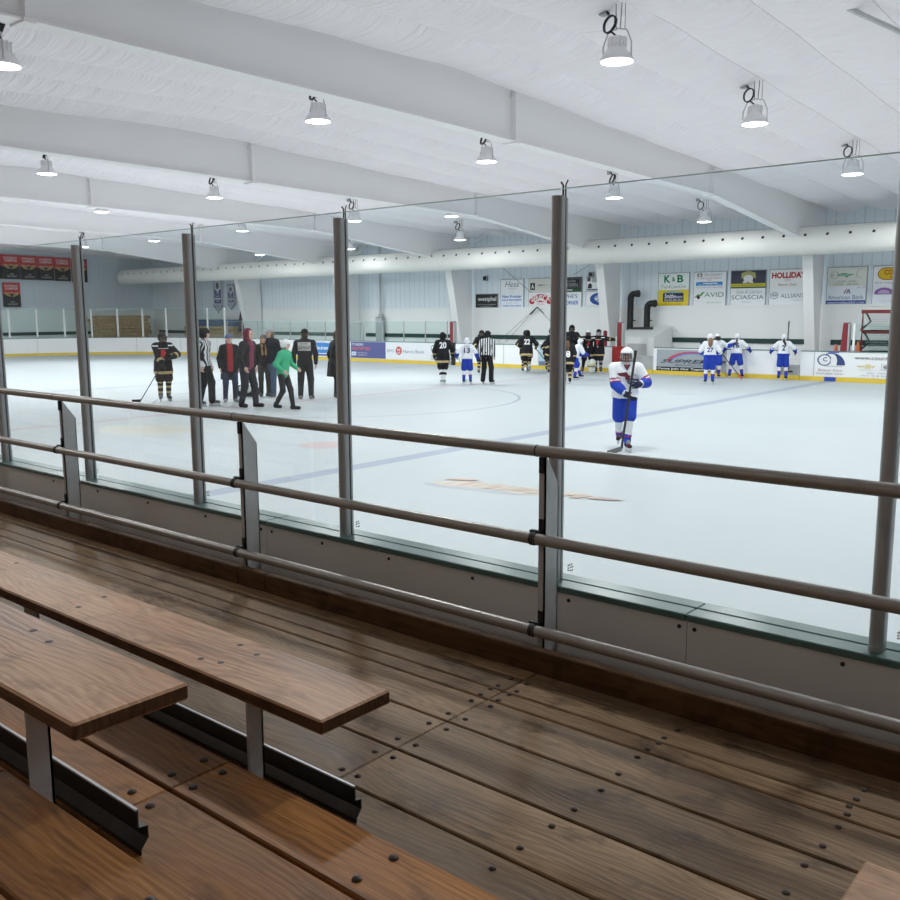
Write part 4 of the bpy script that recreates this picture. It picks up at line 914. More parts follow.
for (px, py, pz), lab in LAMPS:
    t = thing('high_bay_lamp', lab, 'lamp', (px, py, pz), random.uniform(-.4, .4), 'high bay lamps over the rink')
    H = zroof(py) - pz - .06
    if not META:
        META['h'] = hs.build('reflector_housing', M_LHOUS, t, smooth=True); META['l'] = ln.build('glowing_lens', M_LAMP, t, smooth=True); META['f'] = fn_.build('cooling_fins', M_LHOUS, t)
        META['y'] = yk.build('yoke', M_GALV, t, smooth=True); META['c'] = cl.build('coiled_cable', M_CABLE, t, smooth=True)
    else:
        for q in 'hlfyc':
            o = META[q].copy(); COL.objects.link(o); o.parent = t
    b = MB(); b.sweep([(.04, 0, .40), (.06, 0, H)], .006, 5); b.sweep([(-.02, 0, .40), (-.03, 0, H)], .006, 5); b.sweep([(.11, 0, .40), (.11, 0, H)], .004, 5); b.build('hanging_chain', M_STEEL, t)
    b = MB(); b.box(-.26, -.16, -.05, .05, max(.62, H - .2), max(.74, H - .08)); b.build('junction_box', M_SIGNFR, t)
    L = bpy.data.lights.new('lamp_light', 'AREA'); L.shape = 'DISK'; L.size = .4; L.energy = LAMP_W * (1.22 if px < -24 else 1.) * (.25 if py > 27 else .6 if py > 25 else 1.35 if py > 19 else 1.); L.color = (1., .985, .97)
    lo = bpy.data.objects.new('lamp_light', L); COL.objects.link(lo); lo.parent = t; lo.location = (0, 0, -.03)
    try: L.spread = PI
    except Exception: pass

# warm fill panels added over the stand, out of view, to brighten the near boards
for i, x in enumerate((-11.5, -7.5, -3.5, .5)):
    t = thing('fill_panel', 'added warm fill panel above the stand, unseen behind the viewer, %s from the left' % ('first', 'second', 'third', 'fourth')[i], 'lamp', (x, -2.6, 5.2), 0, 'added fill panels above the stand')
    b = MB(); b.box(-.65, .65, -.2, .2, 0, .07); b.build('fill_housing', M_SIGNFR, t)
    b = MB(); b.box(-.6, .6, -.16, .16, -.008, 0); b.build('fill_diffuser', mat('warm_fill_diffuser', (1, 1, 1), .5, emit=(1., .88, .74), estr=2.), t)
    b = MB(); b.sweep([(-.5, 0, .07), (-.5, 0, .42)], .006, 5); b.sweep([(.5, 0, .07), (.5, 0, .42)], .006, 5); b.build('hanging_chain', M_STEEL, t)
    L = bpy.data.lights.new('fill_light', 'AREA'); L.shape = 'RECTANGLE'; L.size = 1.2; L.size_y = .32; L.energy = STAND_FILL_W; L.color = (1., .87, .72)
    lo = bpy.data.objects.new('fill_light', L); COL.objects.link(lo); lo.parent = t; lo.location = (0, 0, -.02)
# ------------------------------------------------------------------ people: smooth-blended bodies turned into one surface each
def V(*a): return np.array(a, float)
class Field:
    def __init__(s, vox, k): s.vox = vox; s.k = k; s.pr = []; s.cut = []
    def cap(s, a, b, ra, rb=None, m=0, k=None): s.pr.append(('c', V(*a), V(*b), ra, ra if rb is None else rb, m, k)); return s
    def ell(s, c, r, m=0, R=None, k=None): s.pr.append(('e', V(*c), V(*r), np.eye(3) if R is None else R, None, m, k)); return s
    @staticmethod
    def dist(p, q):
        if q[0] == 'c':
            a, b, ra, rb = q[1:5]; ba = b - a; L = ba @ ba + 1e-12
            t = np.clip(((p - a) @ ba) / L, 0, 1)
            return np.linalg.norm(p - a - t[..., None] * ba, axis=-1) - (ra + t * (rb - ra))
        c, r, R = q[1:4]; l = (p - c) @ R
        k0 = np.linalg.norm(l / r, axis=-1); k1 = np.linalg.norm(l / (r * r), axis=-1) + 1e-9
        return k0 * (k0 - 1) / k1
    def mesh(s, name, mats, parent, matfn=None):
        lo = np.full(3, 1e9); hi = -lo
        bb = []
        for q in s.pr:
            if q[0] == 'c': l = np.minimum(q[1] - q[3], q[2] - q[4]); h = np.maximum(q[1] + q[3], q[2] + q[4])
            else: rr = np.max(q[2]); l = q[1] - rr; h = q[1] + rr
            bb.append((l, h)); lo = np.minimum(lo, l); hi = np.maximum(hi, h)
        v = s.vox; lo = lo - 2.5 * v; n = np.ceil((hi + 2.5 * v - lo) / v).astype(int) + 1
        D = np.full(n, .25, dtype=np.float64)
        for q, (l, h) in zip(s.pr, bb):
            mg = 2.2 * v + (q[6] if q[6] is not None else s.k)
            i0 = np.maximum(0, np.floor((l - mg - lo) / v).astype(int)); i1 = np.minimum(n, np.ceil((h + mg - lo) / v).astype(int) + 1)
            ax = [lo[d] + v * np.arange(i0[d], i1[d]) for d in range(3)]
            p = np.stack(np.meshgrid(*ax, indexing='ij'), -1)
            d = s.dist(p, q); sl = tuple(slice(i0[j], i1[j]) for j in range(3)); a = D[sl]
            k = s.k if q[6] is None else q[6]
            if k > 0: hh = np.clip(.5 + .5 * (a - d) / k, 0, 1); D[sl] = a * (1 - hh) + d * hh - k * hh * (1 - hh)
            else: D[sl] = np.minimum(a, d)
        if s.cut:
            ax = [lo[d] + v * np.arange(n[d]) for d in range(3)]
            P = np.stack(np.meshgrid(*ax, indexing='ij'), -1)
            for c in s.cut: D = np.maximum(D, c(P))
        # surface nets
        S = D < 0; N = n - 1
        acc = np.zeros(tuple(N) + (3,)); cnt = np.zeros(tuple(N))
        cs = [(i, j, k) for i in (0, 1) for j in (0, 1) for k in (0, 1)]
        def sub(A, c): return A[c[0]:c[0] + N[0], c[1]:c[1] + N[1], c[2]:c[2] + N[2]]
        for a in cs:
            for ax_ in range(3):
                if a[ax_]: continue
                b = list(a); b[ax_] = 1
                da, db = sub(D, a), sub(D, b); x = sub(S, a) != sub(S, b)
                if not x.any(): continue
                t = da[x] / (da[x] - db[x]); pt = np.tile(np.array(a, float), (len(t), 1)); pt[:, ax_] += t
                acc[x] += pt; cnt[x] += 1
        act = cnt > 0; idx = np.full(tuple(N), -1); idx[act] = np.arange(act.sum())
        g = np.argwhere(act); vs = lo + v * (g + acc[act] / cnt[act][:, None])
        quads = []
        for ax_ in range(3):
            u, w = (ax_ + 1) % 3, (ax_ + 2) % 3
            A = [slice(None)] * 3; B = [slice(None)] * 3; A[ax_] = slice(0, -1); B[ax_] = slice(1, None)
            sa, sb = S[tuple(A)], S[tuple(B)]; e = np.argwhere(sa != sb)
            e = e[(e[:, u] > 0) & (e[:, w] > 0) & (e[:, u] < n[u] - 1) & (e[:, w] < n[w] - 1)]
            if not len(e): continue
            fl = sa[tuple(e.T)]
            def ix(du, dw): f = e.copy(); f[:, u] -= du; f[:, w] -= dw; return idx[tuple(f.T)]
            q = np.stack([ix(1, 1), ix(0, 1), ix(0, 0), ix(1, 0)], 1); q[~fl] = q[~fl][:, ::-1]; quads.append(q)
        Q = np.concatenate(quads)
        me = bpy.data.meshes.new(name); me.vertices.add(len(vs)); me.vertices.foreach_set('co', vs.ravel())
        me.loops.add(Q.size); me.loops.foreach_set('vertex_index', Q.ravel().astype(np.int32))
        me.polygons.add(len(Q)); me.polygons.foreach_set('loop_start', np.arange(0, Q.size, 4, dtype=np.int32))
        try: me.polygons.foreach_set('loop_total', np.full(len(Q), 4, dtype=np.int32))
        except Exception: pass
        mats = mats if isinstance(mats, (list, tuple)) else [mats]
        for m in mats: me.materials.append(m)
        if len(mats) > 1:
            c = vs[Q].mean(1); best = np.full(len(c), 1e9); mi = np.zeros(len(c), dtype=np.int32)
            for q in s.pr:
                d = s.dist(c, q); x = d < best; best[x] = d[x]; mi[x] = q[5]
            if matfn is not None: mi = matfn(c, mi)
            me.polygons.foreach_set('material_index', mi.astype(np.int32))
        me.polygons.foreach_set('use_smooth', np.ones(len(Q), dtype=bool))
        me.update(calc_edges=True); me.validate()
        o = bpy.data.objects.new(name, me); COL.objects.link(o); o.parent = parent
        return o

def rotx(a): c, s_ = math.cos(a), math.sin(a); return np.array([[1, 0, 0], [0, c, -s_], [0, s_, c]])
def rotz(a): c, s_ = math.cos(a), math.sin(a); return np.array([[c, -s_, 0], [s_, c, 0], [0, 0, 1]])
def unit(v): return v / (np.linalg.norm(v) + 1e-9)
def ik(a, b, l1, l2, pole):
    d = b - a; L = np.linalg.norm(d); L2 = min(L, (l1 + l2) * .995); d = d / (L + 1e-9); b = a + d * L2
    x = (l1 * l1 - l2 * l2 + L2 * L2) / (2 * L2); h = math.sqrt(max(0, l1 * l1 - x * x))
    p = pole - d * (pole @ d); p = unit(p); return a + d * x + p * h, b
CP = V(0, 0, 2.1)
def fcol(c, nm=None, rough=.75): return mat('cloth_%02x%02x%02x' % tuple(int(min(1, v) * 255) for v in c), c, rough, 0, .25)
SKIN = mat('skin', (.66, .43, .34), .55); SKIN2 = mat('skin_eye', (.05, .035, .03), .3); LIP = mat('skin_lip', (.42, .17, .15), .5)
C_BLK = (.012, .012, .015); C_GOLD = (.52, .40, .20); C_WHT = (.76, .78, .82); C_ROY = (.020, .055, .42); C_RED = (.42, .02, .04)

def hand_prims(F, w, d, n, s, m, curl=.9, thumb_side=1, k=.006):
    # palm, four unequal bent fingers and a thumb leaving the side of the palm; d = hand direction, n = palm normal
    side = unit(np.cross(d, n)) * thumb_side
    pl = .085 * s
    for o in (-.024, -.008, .008, .024):
        F.cap(w + side * o * s * .8, w + d * pl + side * o * s, .0165 * s, .0145 * s, m, k)
    for o, L in ((-.028, .058), (-.0095, .075), (.0095, .08), (.028, .072)):
        p = w + d * pl + side * o * s; dd = d
        for j, fr in enumerate((.45, .32, .23)):
            a = curl * (.55 + .35 * j); dd = unit(dd * math.cos(a * .6) + n * math.sin(a * .6)); q = p + dd * L * s * fr
            F.cap(p, q, (.0098 - .0012 * j) * s, (.0088 - .0012 * j) * s, m, .003); p = q
    p = w + d * .028 * s + side * .03 * s; q = p + unit(d * .75 + side * .65 + n * .25) * .038 * s; r = q + unit(d * .8 + n * .55 - side * .1) * .03 * s
    F.cap(p, q, .0125 * s, .011 * s, m, .004); F.cap(q, r, .011 * s, .009 * s, m, .003)

def person(label, x, y, H, face, kind='player', **K):
    g = lambda k, d=None: K.get(k, d)
    near = g('near', False); group = g('group')
    v = np.array([x, y]); v = v / np.linalg.norm(v)
    fd = math.cos(math.radians(face)) * -v + math.sin(math.radians(face)) * np.array([v[1], -v[0]])
    rz = math.atan2(-fd[0], fd[1])
    T = thing('person', label, 'person', (x, y, 0), rz, group)
    sk = kind in ('player', 'ref', 'goalie')
    lift = .062 if sk else .012
    h = H - lift - (.03 if g('helmet') or kind in ('player', 'goalie', 'ref') else .02 if g('hat') else .01)   # bare body height
    s = h / 1.70
    # ---------------- skeleton
    st = g('stance', .10) * s; fL = V(-st + g('lx', 0), g('ly', 0), lift + .075 * s); fR = V(st + g('rx', 0), g('ry', 0), lift + .075 * s)
    if g('lz'): fL[2] += g('lz')
    if g('rz_'): fR[2] += g('rz_')
    th = .425 * s; sh = .405 * s
    lean = math.radians(g('lean', 6)); tl = math.radians(g('tilt', 0))
    ph = g('pelvis', .54) * h + lift
    pel = V(g('px', 0), g('py', -.02), ph)
    hipL = pel + V(-.085 * s, 0, -.03 * s); hipR = pel + V(.085 * s, 0, -.03 * s)
    kL, aL = ik(hipL, fL, th, sh, V(-.15, 1, .1)); kR, aR = ik(hipR, fR, th, sh, V(.15, 1, .1))
    B = rotx(-lean) @ np.eye(3); tw = rotz(math.radians(g('twist', 0)))
    Rt = tw @ rotx(-lean)
    Rt = Rt @ np.array([[math.cos(tl), 0, math.sin(tl)], [0, 1, 0], [-math.sin(tl), 0, math.cos(tl)]])
    up = Rt @ V(0, 0, 1)
    waist = pel + up * .12 * s; chest = pel + up * .30 * s; neck = pel + up * .50 * s
    head = neck + (up * .45 + V(0, 0, .55)) * .155 * s + Rt @ V(0, .025 * s, 0)
    head[2] = min(head[2], 9)
    sw = g('sw', .175 if sk else .162) * s
    sL = neck + Rt @ V(-sw, 0, -.065 * s); sR = neck + Rt @ V(sw, 0, -.065 * s)
    ua = .285 * s; fa = .245 * s
    def arm(S, key, sgn):
        t = g(key, None)
        w = S + Rt @ (V(sgn * .07, .04, -.50) * s) if t is None else S + Rt @ (V(*t) * h)
        pole = Rt @ V(*g(key + 'p', (sgn * .6, -.8, -.3)))
        e, w = ik(S, w, ua, fa, pole); return e, w
    eL, wL = arm(sL, 'la', -1); eR, wR = arm(sR, 'ra', 1)
    hy = math.radians(g('hyaw', 0)); hp = math.radians(g('hpitch', 0)); Rh = tw @ rotz(hy) @ rotx(-hp)
    hs_ = s * .98
    def hp_(a, b, c): return head + Rh @ (V(a, b, c) * hs_)
    # ---------------- body: one surface from head to feet
    vox = .0125 if near else .0165 if sk else .0135
    F = Field(vox, .035 * s)
    F.ell(pel + V(0, 0, -.01), V(.155, .11, .13) * s, 0, Rt); F.ell(waist, V(.14, .095, .15) * s, 0, Rt); F.ell(chest + up * .04 * s, V(.165, .11, .17) * s, 0, Rt)
    F.cap(sL, sR, .062 * s, .062 * s, 0)
    for hip, k_, a_ in ((hipL, kL, aL), (hipR, kR, aR)): F.cap(hip, k_, .085 * s, .055 * s, 0); F.cap(k_, a_, .055 * s, .036 * s, 0)
    for f, yaw in ((aL, g('lyaw', 12)), (aR, g('ryaw', -12))):
        d = rotz(math.radians(yaw)) @ V(0, 1, 0); F.cap(f + V(0, 0, -.045 * s) - d * .03 * s, f + V(0, 0, -.05 * s) + d * .13 * s, .033 * s, .027 * s, 0)
    for S, e, w in ((sL, eL, wL), (sR, eR, wR)): F.cap(S, e, .052 * s, .042 * s, 0); F.cap(e, w, .042 * s, .028 * s, 0, .02)
    F.cap(neck - up * .03 * s, head - Rh @ (V(0, .015, .05) * s), .055 * s, .050 * s, 0, .02)
    F.ell(hp_(0, -.005, .025), V(.076, .096, .098) * hs_, 0, Rh, .02); F.ell(hp_(0, .022, -.045), V(.058, .068, .072) * hs_, 0, Rh, .025)
    F.cap(hp_(0, .092, .012), hp_(0, .112, -.022), .011 * hs_, .016 * hs_, 0, .008)
    F.ell(hp_(-.079, -.005, -.005), V(.012, .02, .03) * hs_, 0, Rh, .006); F.ell(hp_(.079, -.005, -.005), V(.012, .02, .03) * hs_, 0, Rh, .006)
    F.ell(hp_(-.03, .086, .012), V(.014, .010, .008) * hs_, 1, Rh, .002); F.ell(hp_(.03, .086, .012), V(.014, .010, .008) * hs_, 1, Rh, .002)
    F.ell(hp_(0, .088, -.058), V(.024, .010, .008) * hs_, 2, Rh, .002)
    glove = g('glove')
    hd = []
    for key, S, e, w, sgn in (('lh', sL, eL, wL, -1), ('rh', sR, eR, wR, 1)):
        d = unit(w - e); d = unit(d + (V(*g(key)) if g(key) else Rt @ V(0, .15, 0)))
        n = Rt @ V(-sgn * .8, .35, 0) if not g(key + 'n') else V(*g(key + 'n'))
        n = unit(n - d * (n @ d)); hd.append((w, d, n, -sgn))
        ts = 1 if np.cross(d, n) @ (Rt @ V(0, 1, .4)) > 0 else -1
        hand_prims(F, w, d, n, s * 1.02, 0, g('curl', .8), ts)
        hd[-1] = (w, d, n, ts)
    F.mesh('body', [SKIN, SKIN2, LIP], T)
    # ---------------- clothing
    cv = .0135 if near else .019
    def col(c): return c if not isinstance(c, tuple) else fcol(c)
    def tube(F, pts, bands, m0=None):      # bands: list of (f0, f1, material, radius0, radius1) along the polyline a-b
        a, b = pts
        for f0, f1, m_, r0, r1 in bands: F.cap(a + (b - a) * f0, a + (b - a) * f1, r0 * s, r1 * s, m_, .012)
    if kind in ('player', 'goalie', 'ref'):
        bulk = 1.06 if kind == 'player' else 1.12 if kind == 'goalie' else .86
        jc = g('jersey', {}); J = Field(cv, .04 * s)
        body, yoke, slv, cuff, hem = (jc.get(k, C_BLK) for k in ('body', 'yoke', 'sleeve', 'cuff', 'hem'))
        ms = [col(body), col(yoke), col(slv), col(cuff), col(hem)]
        J.ell(pel + up * .02 * s, V(.205, .155, .18) * s * bulk, 0, Rt); J.ell(waist + up * .06 * s, V(.195, .145, .19) * s * bulk, 0, Rt); J.ell(chest + up * .05 * s, V(.205, .145, .16) * s * bulk, 0, Rt)
        for sg in (-1, 1): J.cap(pel + V(sg * .065, 0, 0) * s, pel - up * (g('hemdrop', .125) + .12) * s + V(sg * .085, .05, 0) * s, .150 * s * bulk, .168 * s * bulk, 0)
        J.cap(sL + up * .0, sR + up * .0, .088 * s * bulk, .088 * s * bulk, 1)
        J.cap(neck - up * .08 * s, neck - up * .0 * s, .085 * s, .062 * s, 1)
        for S in (sL, sR): J.cap(neck - up * .01 * s, S, .068 * s, .075 * s, 1)
        for S, e, w in ((sL, eL, wL), (sR, eR, wR)):
            if g('split', True):
                tube(J, (S, e), [(0, .55, 1, .092 * bulk, .083 * bulk), (.55, 1, jc.get('elbow', 0), .083 * bulk, .080 * bulk)] if not jc.get('bands') else [(0, .62, 1, .092 * bulk, .085 * bulk), (.62, .72, 3, .085 * bulk, .085 * bulk), (.72, .80, 1, .085 * bulk, .085 * bulk), (.80, .88, 3, .085 * bulk, .085 * bulk), (.88, 1, 2, .085 * bulk, .085 * bulk)])
                tube(J, (e, w), [(0, .30, 2, .080 * bulk, .078 * bulk), (.30, .50, 2 if jc.get('bands') else 3, .078 * bulk, .076 * bulk), (.5, .84, 2, .076 * bulk, .064 * bulk)])
            else:
                tube(J, (S, e), [(0, 1, 0, .082 * bulk, .072 * bulk)]); tube(J, (e, w), [(0, .9, 0, .072 * bulk, .055 * bulk)])
        hz = pel - up * g('hemdrop', .125) * s * bulk
        J.cut.append(lambda P, hz=hz: -((P - hz) @ up) * .9 if True else 0)
        arms = [(e, w) for e, w in ((eL, wL), (eR, wR))]
        # the hem cut must not slice the sleeves: lift it near the hands
        J.cut[-1] = lambda P, hz=hz: np.where(np.minimum(*[Field.dist(P, ('c', e, w, .10 * s, .10 * s)) for e, w in arms]) < 0, -1., -((P - hz) @ up))
        hb = jc.get('band', .07) * s
        def mf(c, mi):
            q = (c - hz) @ up; far_ = np.minimum(*[Field.dist(c, ('c', e, w, .085 * s, .085 * s)) for e, w in arms]) > 0
            mi = mi.copy(); mi[(q < hb) & far_ & (mi == 0)] = 4
            return mi
        jo = J.mesh('striped_shirt' if kind == 'ref' else 'jersey', ms, T, None if kind == 'ref' else mf)
        # trousers or padded hockey pants
        P_ = Field(cv, .035 * s); pc = col(g('pants', C_BLK))
        P_.ell(pel + V(0, 0, .02), V(.18, .135, .15) * s, 0)
        if kind == 'ref':
            for hip, k_, a_ in ((hipL, kL, aL), (hipR, kR, aR)): P_.cap(hip, k_, .105 * s, .085 * s, 0); P_.cap(k_, a_ + V(0, 0, -.01), .085 * s, .080 * s, 0)
            P_.mesh('trousers', pc, T)
        else:
            for hip, k_ in ((hipL, kL), (hipR, kR)): P_.cap(hip, hip + (k_ - hip) * .88, .125 * s, .118 * s, 0, .025)
            P_.cut.append(lambda P: np.maximum(-(P - (hipL + (kL - hipL) * .93)) @ unit(hipL - kL), -9) if False else np.full(P.shape[:-1], -9.))
            P_.mesh('hockey_pants', [pc, col(g('pstripe', g('pants', C_BLK)))], T, (lambda c, mi: np.where((np.abs(np.abs(c[:, 0] - pel[0]) - .19 * s) < .02 * s), 1, 0)) if g('pstripe') else None)
            sc = g('socks', [C_WHT, C_ROY]); sms = [col(c) for c in sc]
            for side, k_, a_ in (('left', kL, aL), ('right', kR, aR)):
                S_ = Field(cv, .02 * s); nb = len(sc)
                e0 = k_ + unit(k_ - a_) * .03 * s
                for i in range(nb):
                    f0, f1 = g('sockf', [j / nb for j in range(nb + 1)])[i:i + 2]
                    rr = .078 - .022 * f0; r1 = .078 - .022 * f1
                    S_.cap(e0 + (a_ - e0) * f0, e0 + (a_ - e0) * f1, rr * s, r1 * s, i, .008)
                S_.mesh('sock', sms, T)
        for a_, k_, yaw in ((aL, kL, g('lyaw', 12)), (aR, kR, g('ryaw', -12))):
            d = rotz(math.radians(yaw)) @ V(0, 1, 0); base = a_[2] - .075 * s
            K_ = Field(.0125 if near else .016, .02 * s)
            K_.cap(a_ + unit(k_ - a_) * .07 * s, a_ - V(0, 0, .02) * s, .055 * s, .052 * s, 0); K_.cap(a_ + V(0, 0, -.035 * s) - d * .025 * s, a_ + V(0, 0, -.045 * s) + d * .155 * s, .043 * s, .036 * s, 0)
            K_.cap(a_ + V(0, 0, .03 * s) + d * .045 * s, a_ + V(0, 0, .0) + d * .06 * s, .03 * s, .03 * s, 1, .01)
            so = K_.mesh('skate', [col(g('boot', (.02, .02, .024))), col(g('tongue', (.20, .22, .25)))], T)
            m = MB(); c = Vector(a_ + d * .06 * s); c.z = base - .018; dv = Vector(d); sd = Vector((d[1], -d[0], 0))
            m.obox(c, dv * .135 * s, sd * .014, Vector((0, 0, .022)), 0); m.obox((c.x, c.y, base - .050), dv * .15 * s, sd * .003, Vector((0, 0, .012)), 1)
            bl = m.build('blade', [mat('skate_holder', (.62, .64, .66), .5), M_GALV], so)
        # helmet
        Hf = Field(.0125 if near else .0155, .01)
        hc = col(g('helmetc', C_BLK))
        Hf.ell(hp_(0, -.008, .035), V(.108, .132, .108) * hs_, 0, Rh); Hf.ell(hp_(0, -.05, -.03), V(.092, .075, .075) * hs_, 0, Rh, .03)
        Hf.cap(hp_(0, -.10, .125), hp_(0, .06, .132), .018 * hs_, .018 * hs_, 0, .02)
        Hf.ell(hp_(-.095, .0, -.03), V(.018, .045, .05) * hs_, 1, Rh, .01); Hf.ell(hp_(.095, .0, -.03), V(.018, .045, .05) * hs_, 1, Rh, .01)
        Ri = Rh.T
        def hcut(P):
            q = (P - head) @ Rh / hs_
            return np.minimum(np.minimum(q[..., 1] - .028, .022 - q[..., 2]), .2) * hs_
        Hf.cut.append(hcut)
        ho = Hf.mesh('helmet', [hc, col(g('helmete', g('helmetc', C_BLK)))], T)
        if g('cage', True):
            m = MB(); r = .0042 if near else .0062
            def cp(u, vv): a = math.radians(u); return hp_(.098 * math.sin(a), .03 + .108 * math.cos(a) - (.02 if vv < -.07 else 0), vv)
            for vv in (.03, .0, -.03, -.06, -.09, -.105): m.sweep([cp(u, vv) for u in range(-80, 81, 16)], r, 5)
            for u in (-75, -50, -25, 0, 25, 50, 75): m.sweep([cp(u, vv) for vv in (.032, -.035, -.108)], r, 5)
            m.build('face_cage', M_BLK if not g('cagelight') else M_GALV, ho)
        if kind != 'ref':
            for w, d, n, ts in hd:
                G = Field(.0105 if near else .0145, .012)
                G.cap(w - d * .10 * s, w - d * .01 * s, .074 * s, .062 * s, 1, .02)
                hand_prims(G, w + d * .005, d, n, s * (1.6 if near else 1.45), 0, g('curl', .9), ts, .012)
                G.ell(w + d * .055 * s - n * .02 * s, V(.05, .05, .035) * s, 0, None, .02)
                G.mesh('hockey_glove', [col(g('glovec', C_BLK)), col(g('glovecuff', g('glovec', C_BLK)))], T)
    else:
        # street clothes: jacket, trousers, shoes
        J = Field(cv, .04 * s); jc = g('jacket', C_BLK); inner = g('shirt')
        ln_ = g('coat', .10)
        ms = [col(jc), col(inner if inner else jc), col(g('hoodc', jc))]
        J.ell(pel + up * .0 * s, V(.185, .14, .18) * s, 0, Rt); J.ell(waist + up * .05 * s, V(.178, .135, .18) * s, 0, Rt); J.ell(chest + up * .05 * s, V(.19, .135, .16) * s, 0, Rt)
        if ln_ > .2: J.cap(pel - up * .06 * s - V(.06, 0, 0) * s, pel - up * (ln_ + .03) * s - V(.07, 0, 0) * s, .15 * s, .15 * s, 0); J.cap(pel - up * .06 * s + V(.06, 0, 0) * s, pel - up * (ln_ + .03) * s + V(.07, 0, 0) * s, .15 * s, .15 * s, 0)
        J.cap(sL, sR, .066 * s, .066 * s, 0)
        for S in (sL, sR): J.cap(neck + up * .0 * s, S, .066 * s, .068 * s, 0)
        J.cap(neck - up * .08 * s, neck + up * .005 * s, .08 * s, .066 * s, 2)
        if g('hooddown'): J.ell(neck + Rt @ (V(0, -.09, .0) * s), V(.11, .06, .07) * s, 2, Rt)
        for S, e, w in ((sL, eL, wL), (sR, eR, wR)): J.cap(S, e, .075 * s, .064 * s, 0); J.cap(e, e + (w - e) * .92, .064 * s, .048 * s, 0, .02)
        hz = pel - up * ln_ * s; arms = [(eL, wL), (eR, wR)]
        J.cut.append(lambda P: np.where(np.minimum(*[Field.dist(P, ('c', e, w, .060 * s, .050 * s)) for e, w in arms]) < 0, -1., -((P - hz) @ up)))
        if inner:
            def mf(c, mi):
                q = (c - pel) @ Rt; fr = (q[:, 1] > .04 * s) & (np.abs(q[:, 0] - g('openx', 0) * s) < (g('openw', .075)) * s) & (np.minimum(*[Field.dist(c, ('c', e, w, .07 * s, .07 * s)) for e, w in arms]) > 0)
                mi = mi.copy(); mi[fr & (q[:, 2] > -.14 * s)] = 1; return mi
        else: mf = None
        jo = J.mesh('jacket', ms, T, mf)
        P_ = Field(cv, .03 * s); P_.ell(pel, V(.165, .125, .14) * s, 0)
        lg = g('leg', 1.)
        for hip, k_, a_ in ((hipL, kL, aL), (hipR, kR, aR)): P_.cap(hip, k_, .102 * s * lg, .075 * s * lg, 0); P_.cap(k_, a_ + V(0, 0, -.01 * s), .075 * s * lg, .058 * s * lg, 0)
        P_.mesh('trousers', col(g('pants', C_BLK)), T)
        for a_, yaw in ((aL, g('lyaw', 12)), (aR, g('ryaw', -12))):
            d = rotz(math.radians(yaw)) @ V(0, 1, 0)
            K_ = Field(.0145, .02 * s); K_.cap(a_ + V(0, 0, .02) * s, a_ - V(0, 0, .03) * s, .052 * s, .05 * s, 0); K_.cap(a_ + V(0, 0, -.035 * s) - d * .035 * s, a_ + V(0, 0, -.04 * s) + d * .16 * s, .044 * s, .036 * s, 0)
            K_.cap(a_ + V(0, 0, -.072 * s) - d * .04 * s, a_ + V(0, 0, -.072 * s) + d * .17 * s, .02 * s, .02 * s, 1, .01)
            K_.mesh('shoe', [col(g('shoe', C_BLK)), col(g('sole', (.05, .05, .05)))], T)
        if g('hood'):
            Hf = Field(.0145, .02); Hf.ell(hp_(0, -.012, .02), V(.105, .125, .13) * hs_, 0, Rh); Hf.ell(hp_(0, -.03, -.09), V(.10, .10, .07) * hs_, 0, Rh)
            def hcut(P):
                q = (P - head) @ Rh / hs_; return np.minimum(q[..., 1] - .05, .085 - np.abs(q[..., 0])) * hs_
            Hf.cut.append(hcut); Hf.mesh('hood', col(g('hood')), T)
        if g('hat'):
            Hf = Field(.0135, .01); Hf.ell(hp_(0, -.012, .055), V(.090, .110, .085) * hs_, 0, Rh)
            if g('brim'): Hf.ell(hp_(0, .13, .045), V(.07, .07, .010) * hs_, 0, Rh, .012)
            else: Hf.ell(hp_(0, -.012, .045), V(.094, .114, .05) * hs_, 0, Rh)
            if g('pom'): Hf.ell(hp_(0, -.012, .162), V(.030, .030, .028) * hs_, 1, None, .004)
            Hf.cut.append(lambda P: (.022 - ((P - head) @ Rh)[..., 2] / hs_) * hs_)
            Hf.mesh('knit_hat' if not g('brim') else 'cap', [col(g('hat')), col(g('pomc', g('hat')))], T)
        if g('helmet'):
            Hf = Field(.0145, .01); Hf.ell(hp_(0, -.01, .035), V(.112, .135, .112) * hs_, 0, Rh); Hf.ell(hp_(0, -.05, -.02), V(.095, .08, .07) * hs_, 0, Rh, .03)
            Hf.cut.append(lambda P: np.minimum(((P - head) @ Rh)[..., 1] / hs_ - .05, .02 - ((P - head) @ Rh)[..., 2] / hs_) * hs_)
            ho = Hf.mesh('helmet', col(g('helmet')), T)
            m = MB(); m.sweep([hp_(-.09, .0, .02), hp_(-.07, .01, -.07), hp_(0, .03, -.125), hp_(.07, .01, -.07), hp_(.09, 0, .02)], .008, 6); m.build('chin_strap', M_BLK, ho)
        if g('scarf'):
            S_ = Field(.0145, .02); S_.cap(neck + Rt @ (V(-.05, .06, -.0) * s), neck + Rt @ (V(-.045, .145, -.26) * s), .035 * s, .03 * s, 0); S_.cap(neck + Rt @ (V(.05, .06, -.0) * s), neck + Rt @ (V(.045, .145, -.26) * s), .035 * s, .03 * s, 0)
            S_.mesh('hair_lock' if g('scarfhair') else 'scarf', col(g('scarf')), T)
    hcol = g('hair')
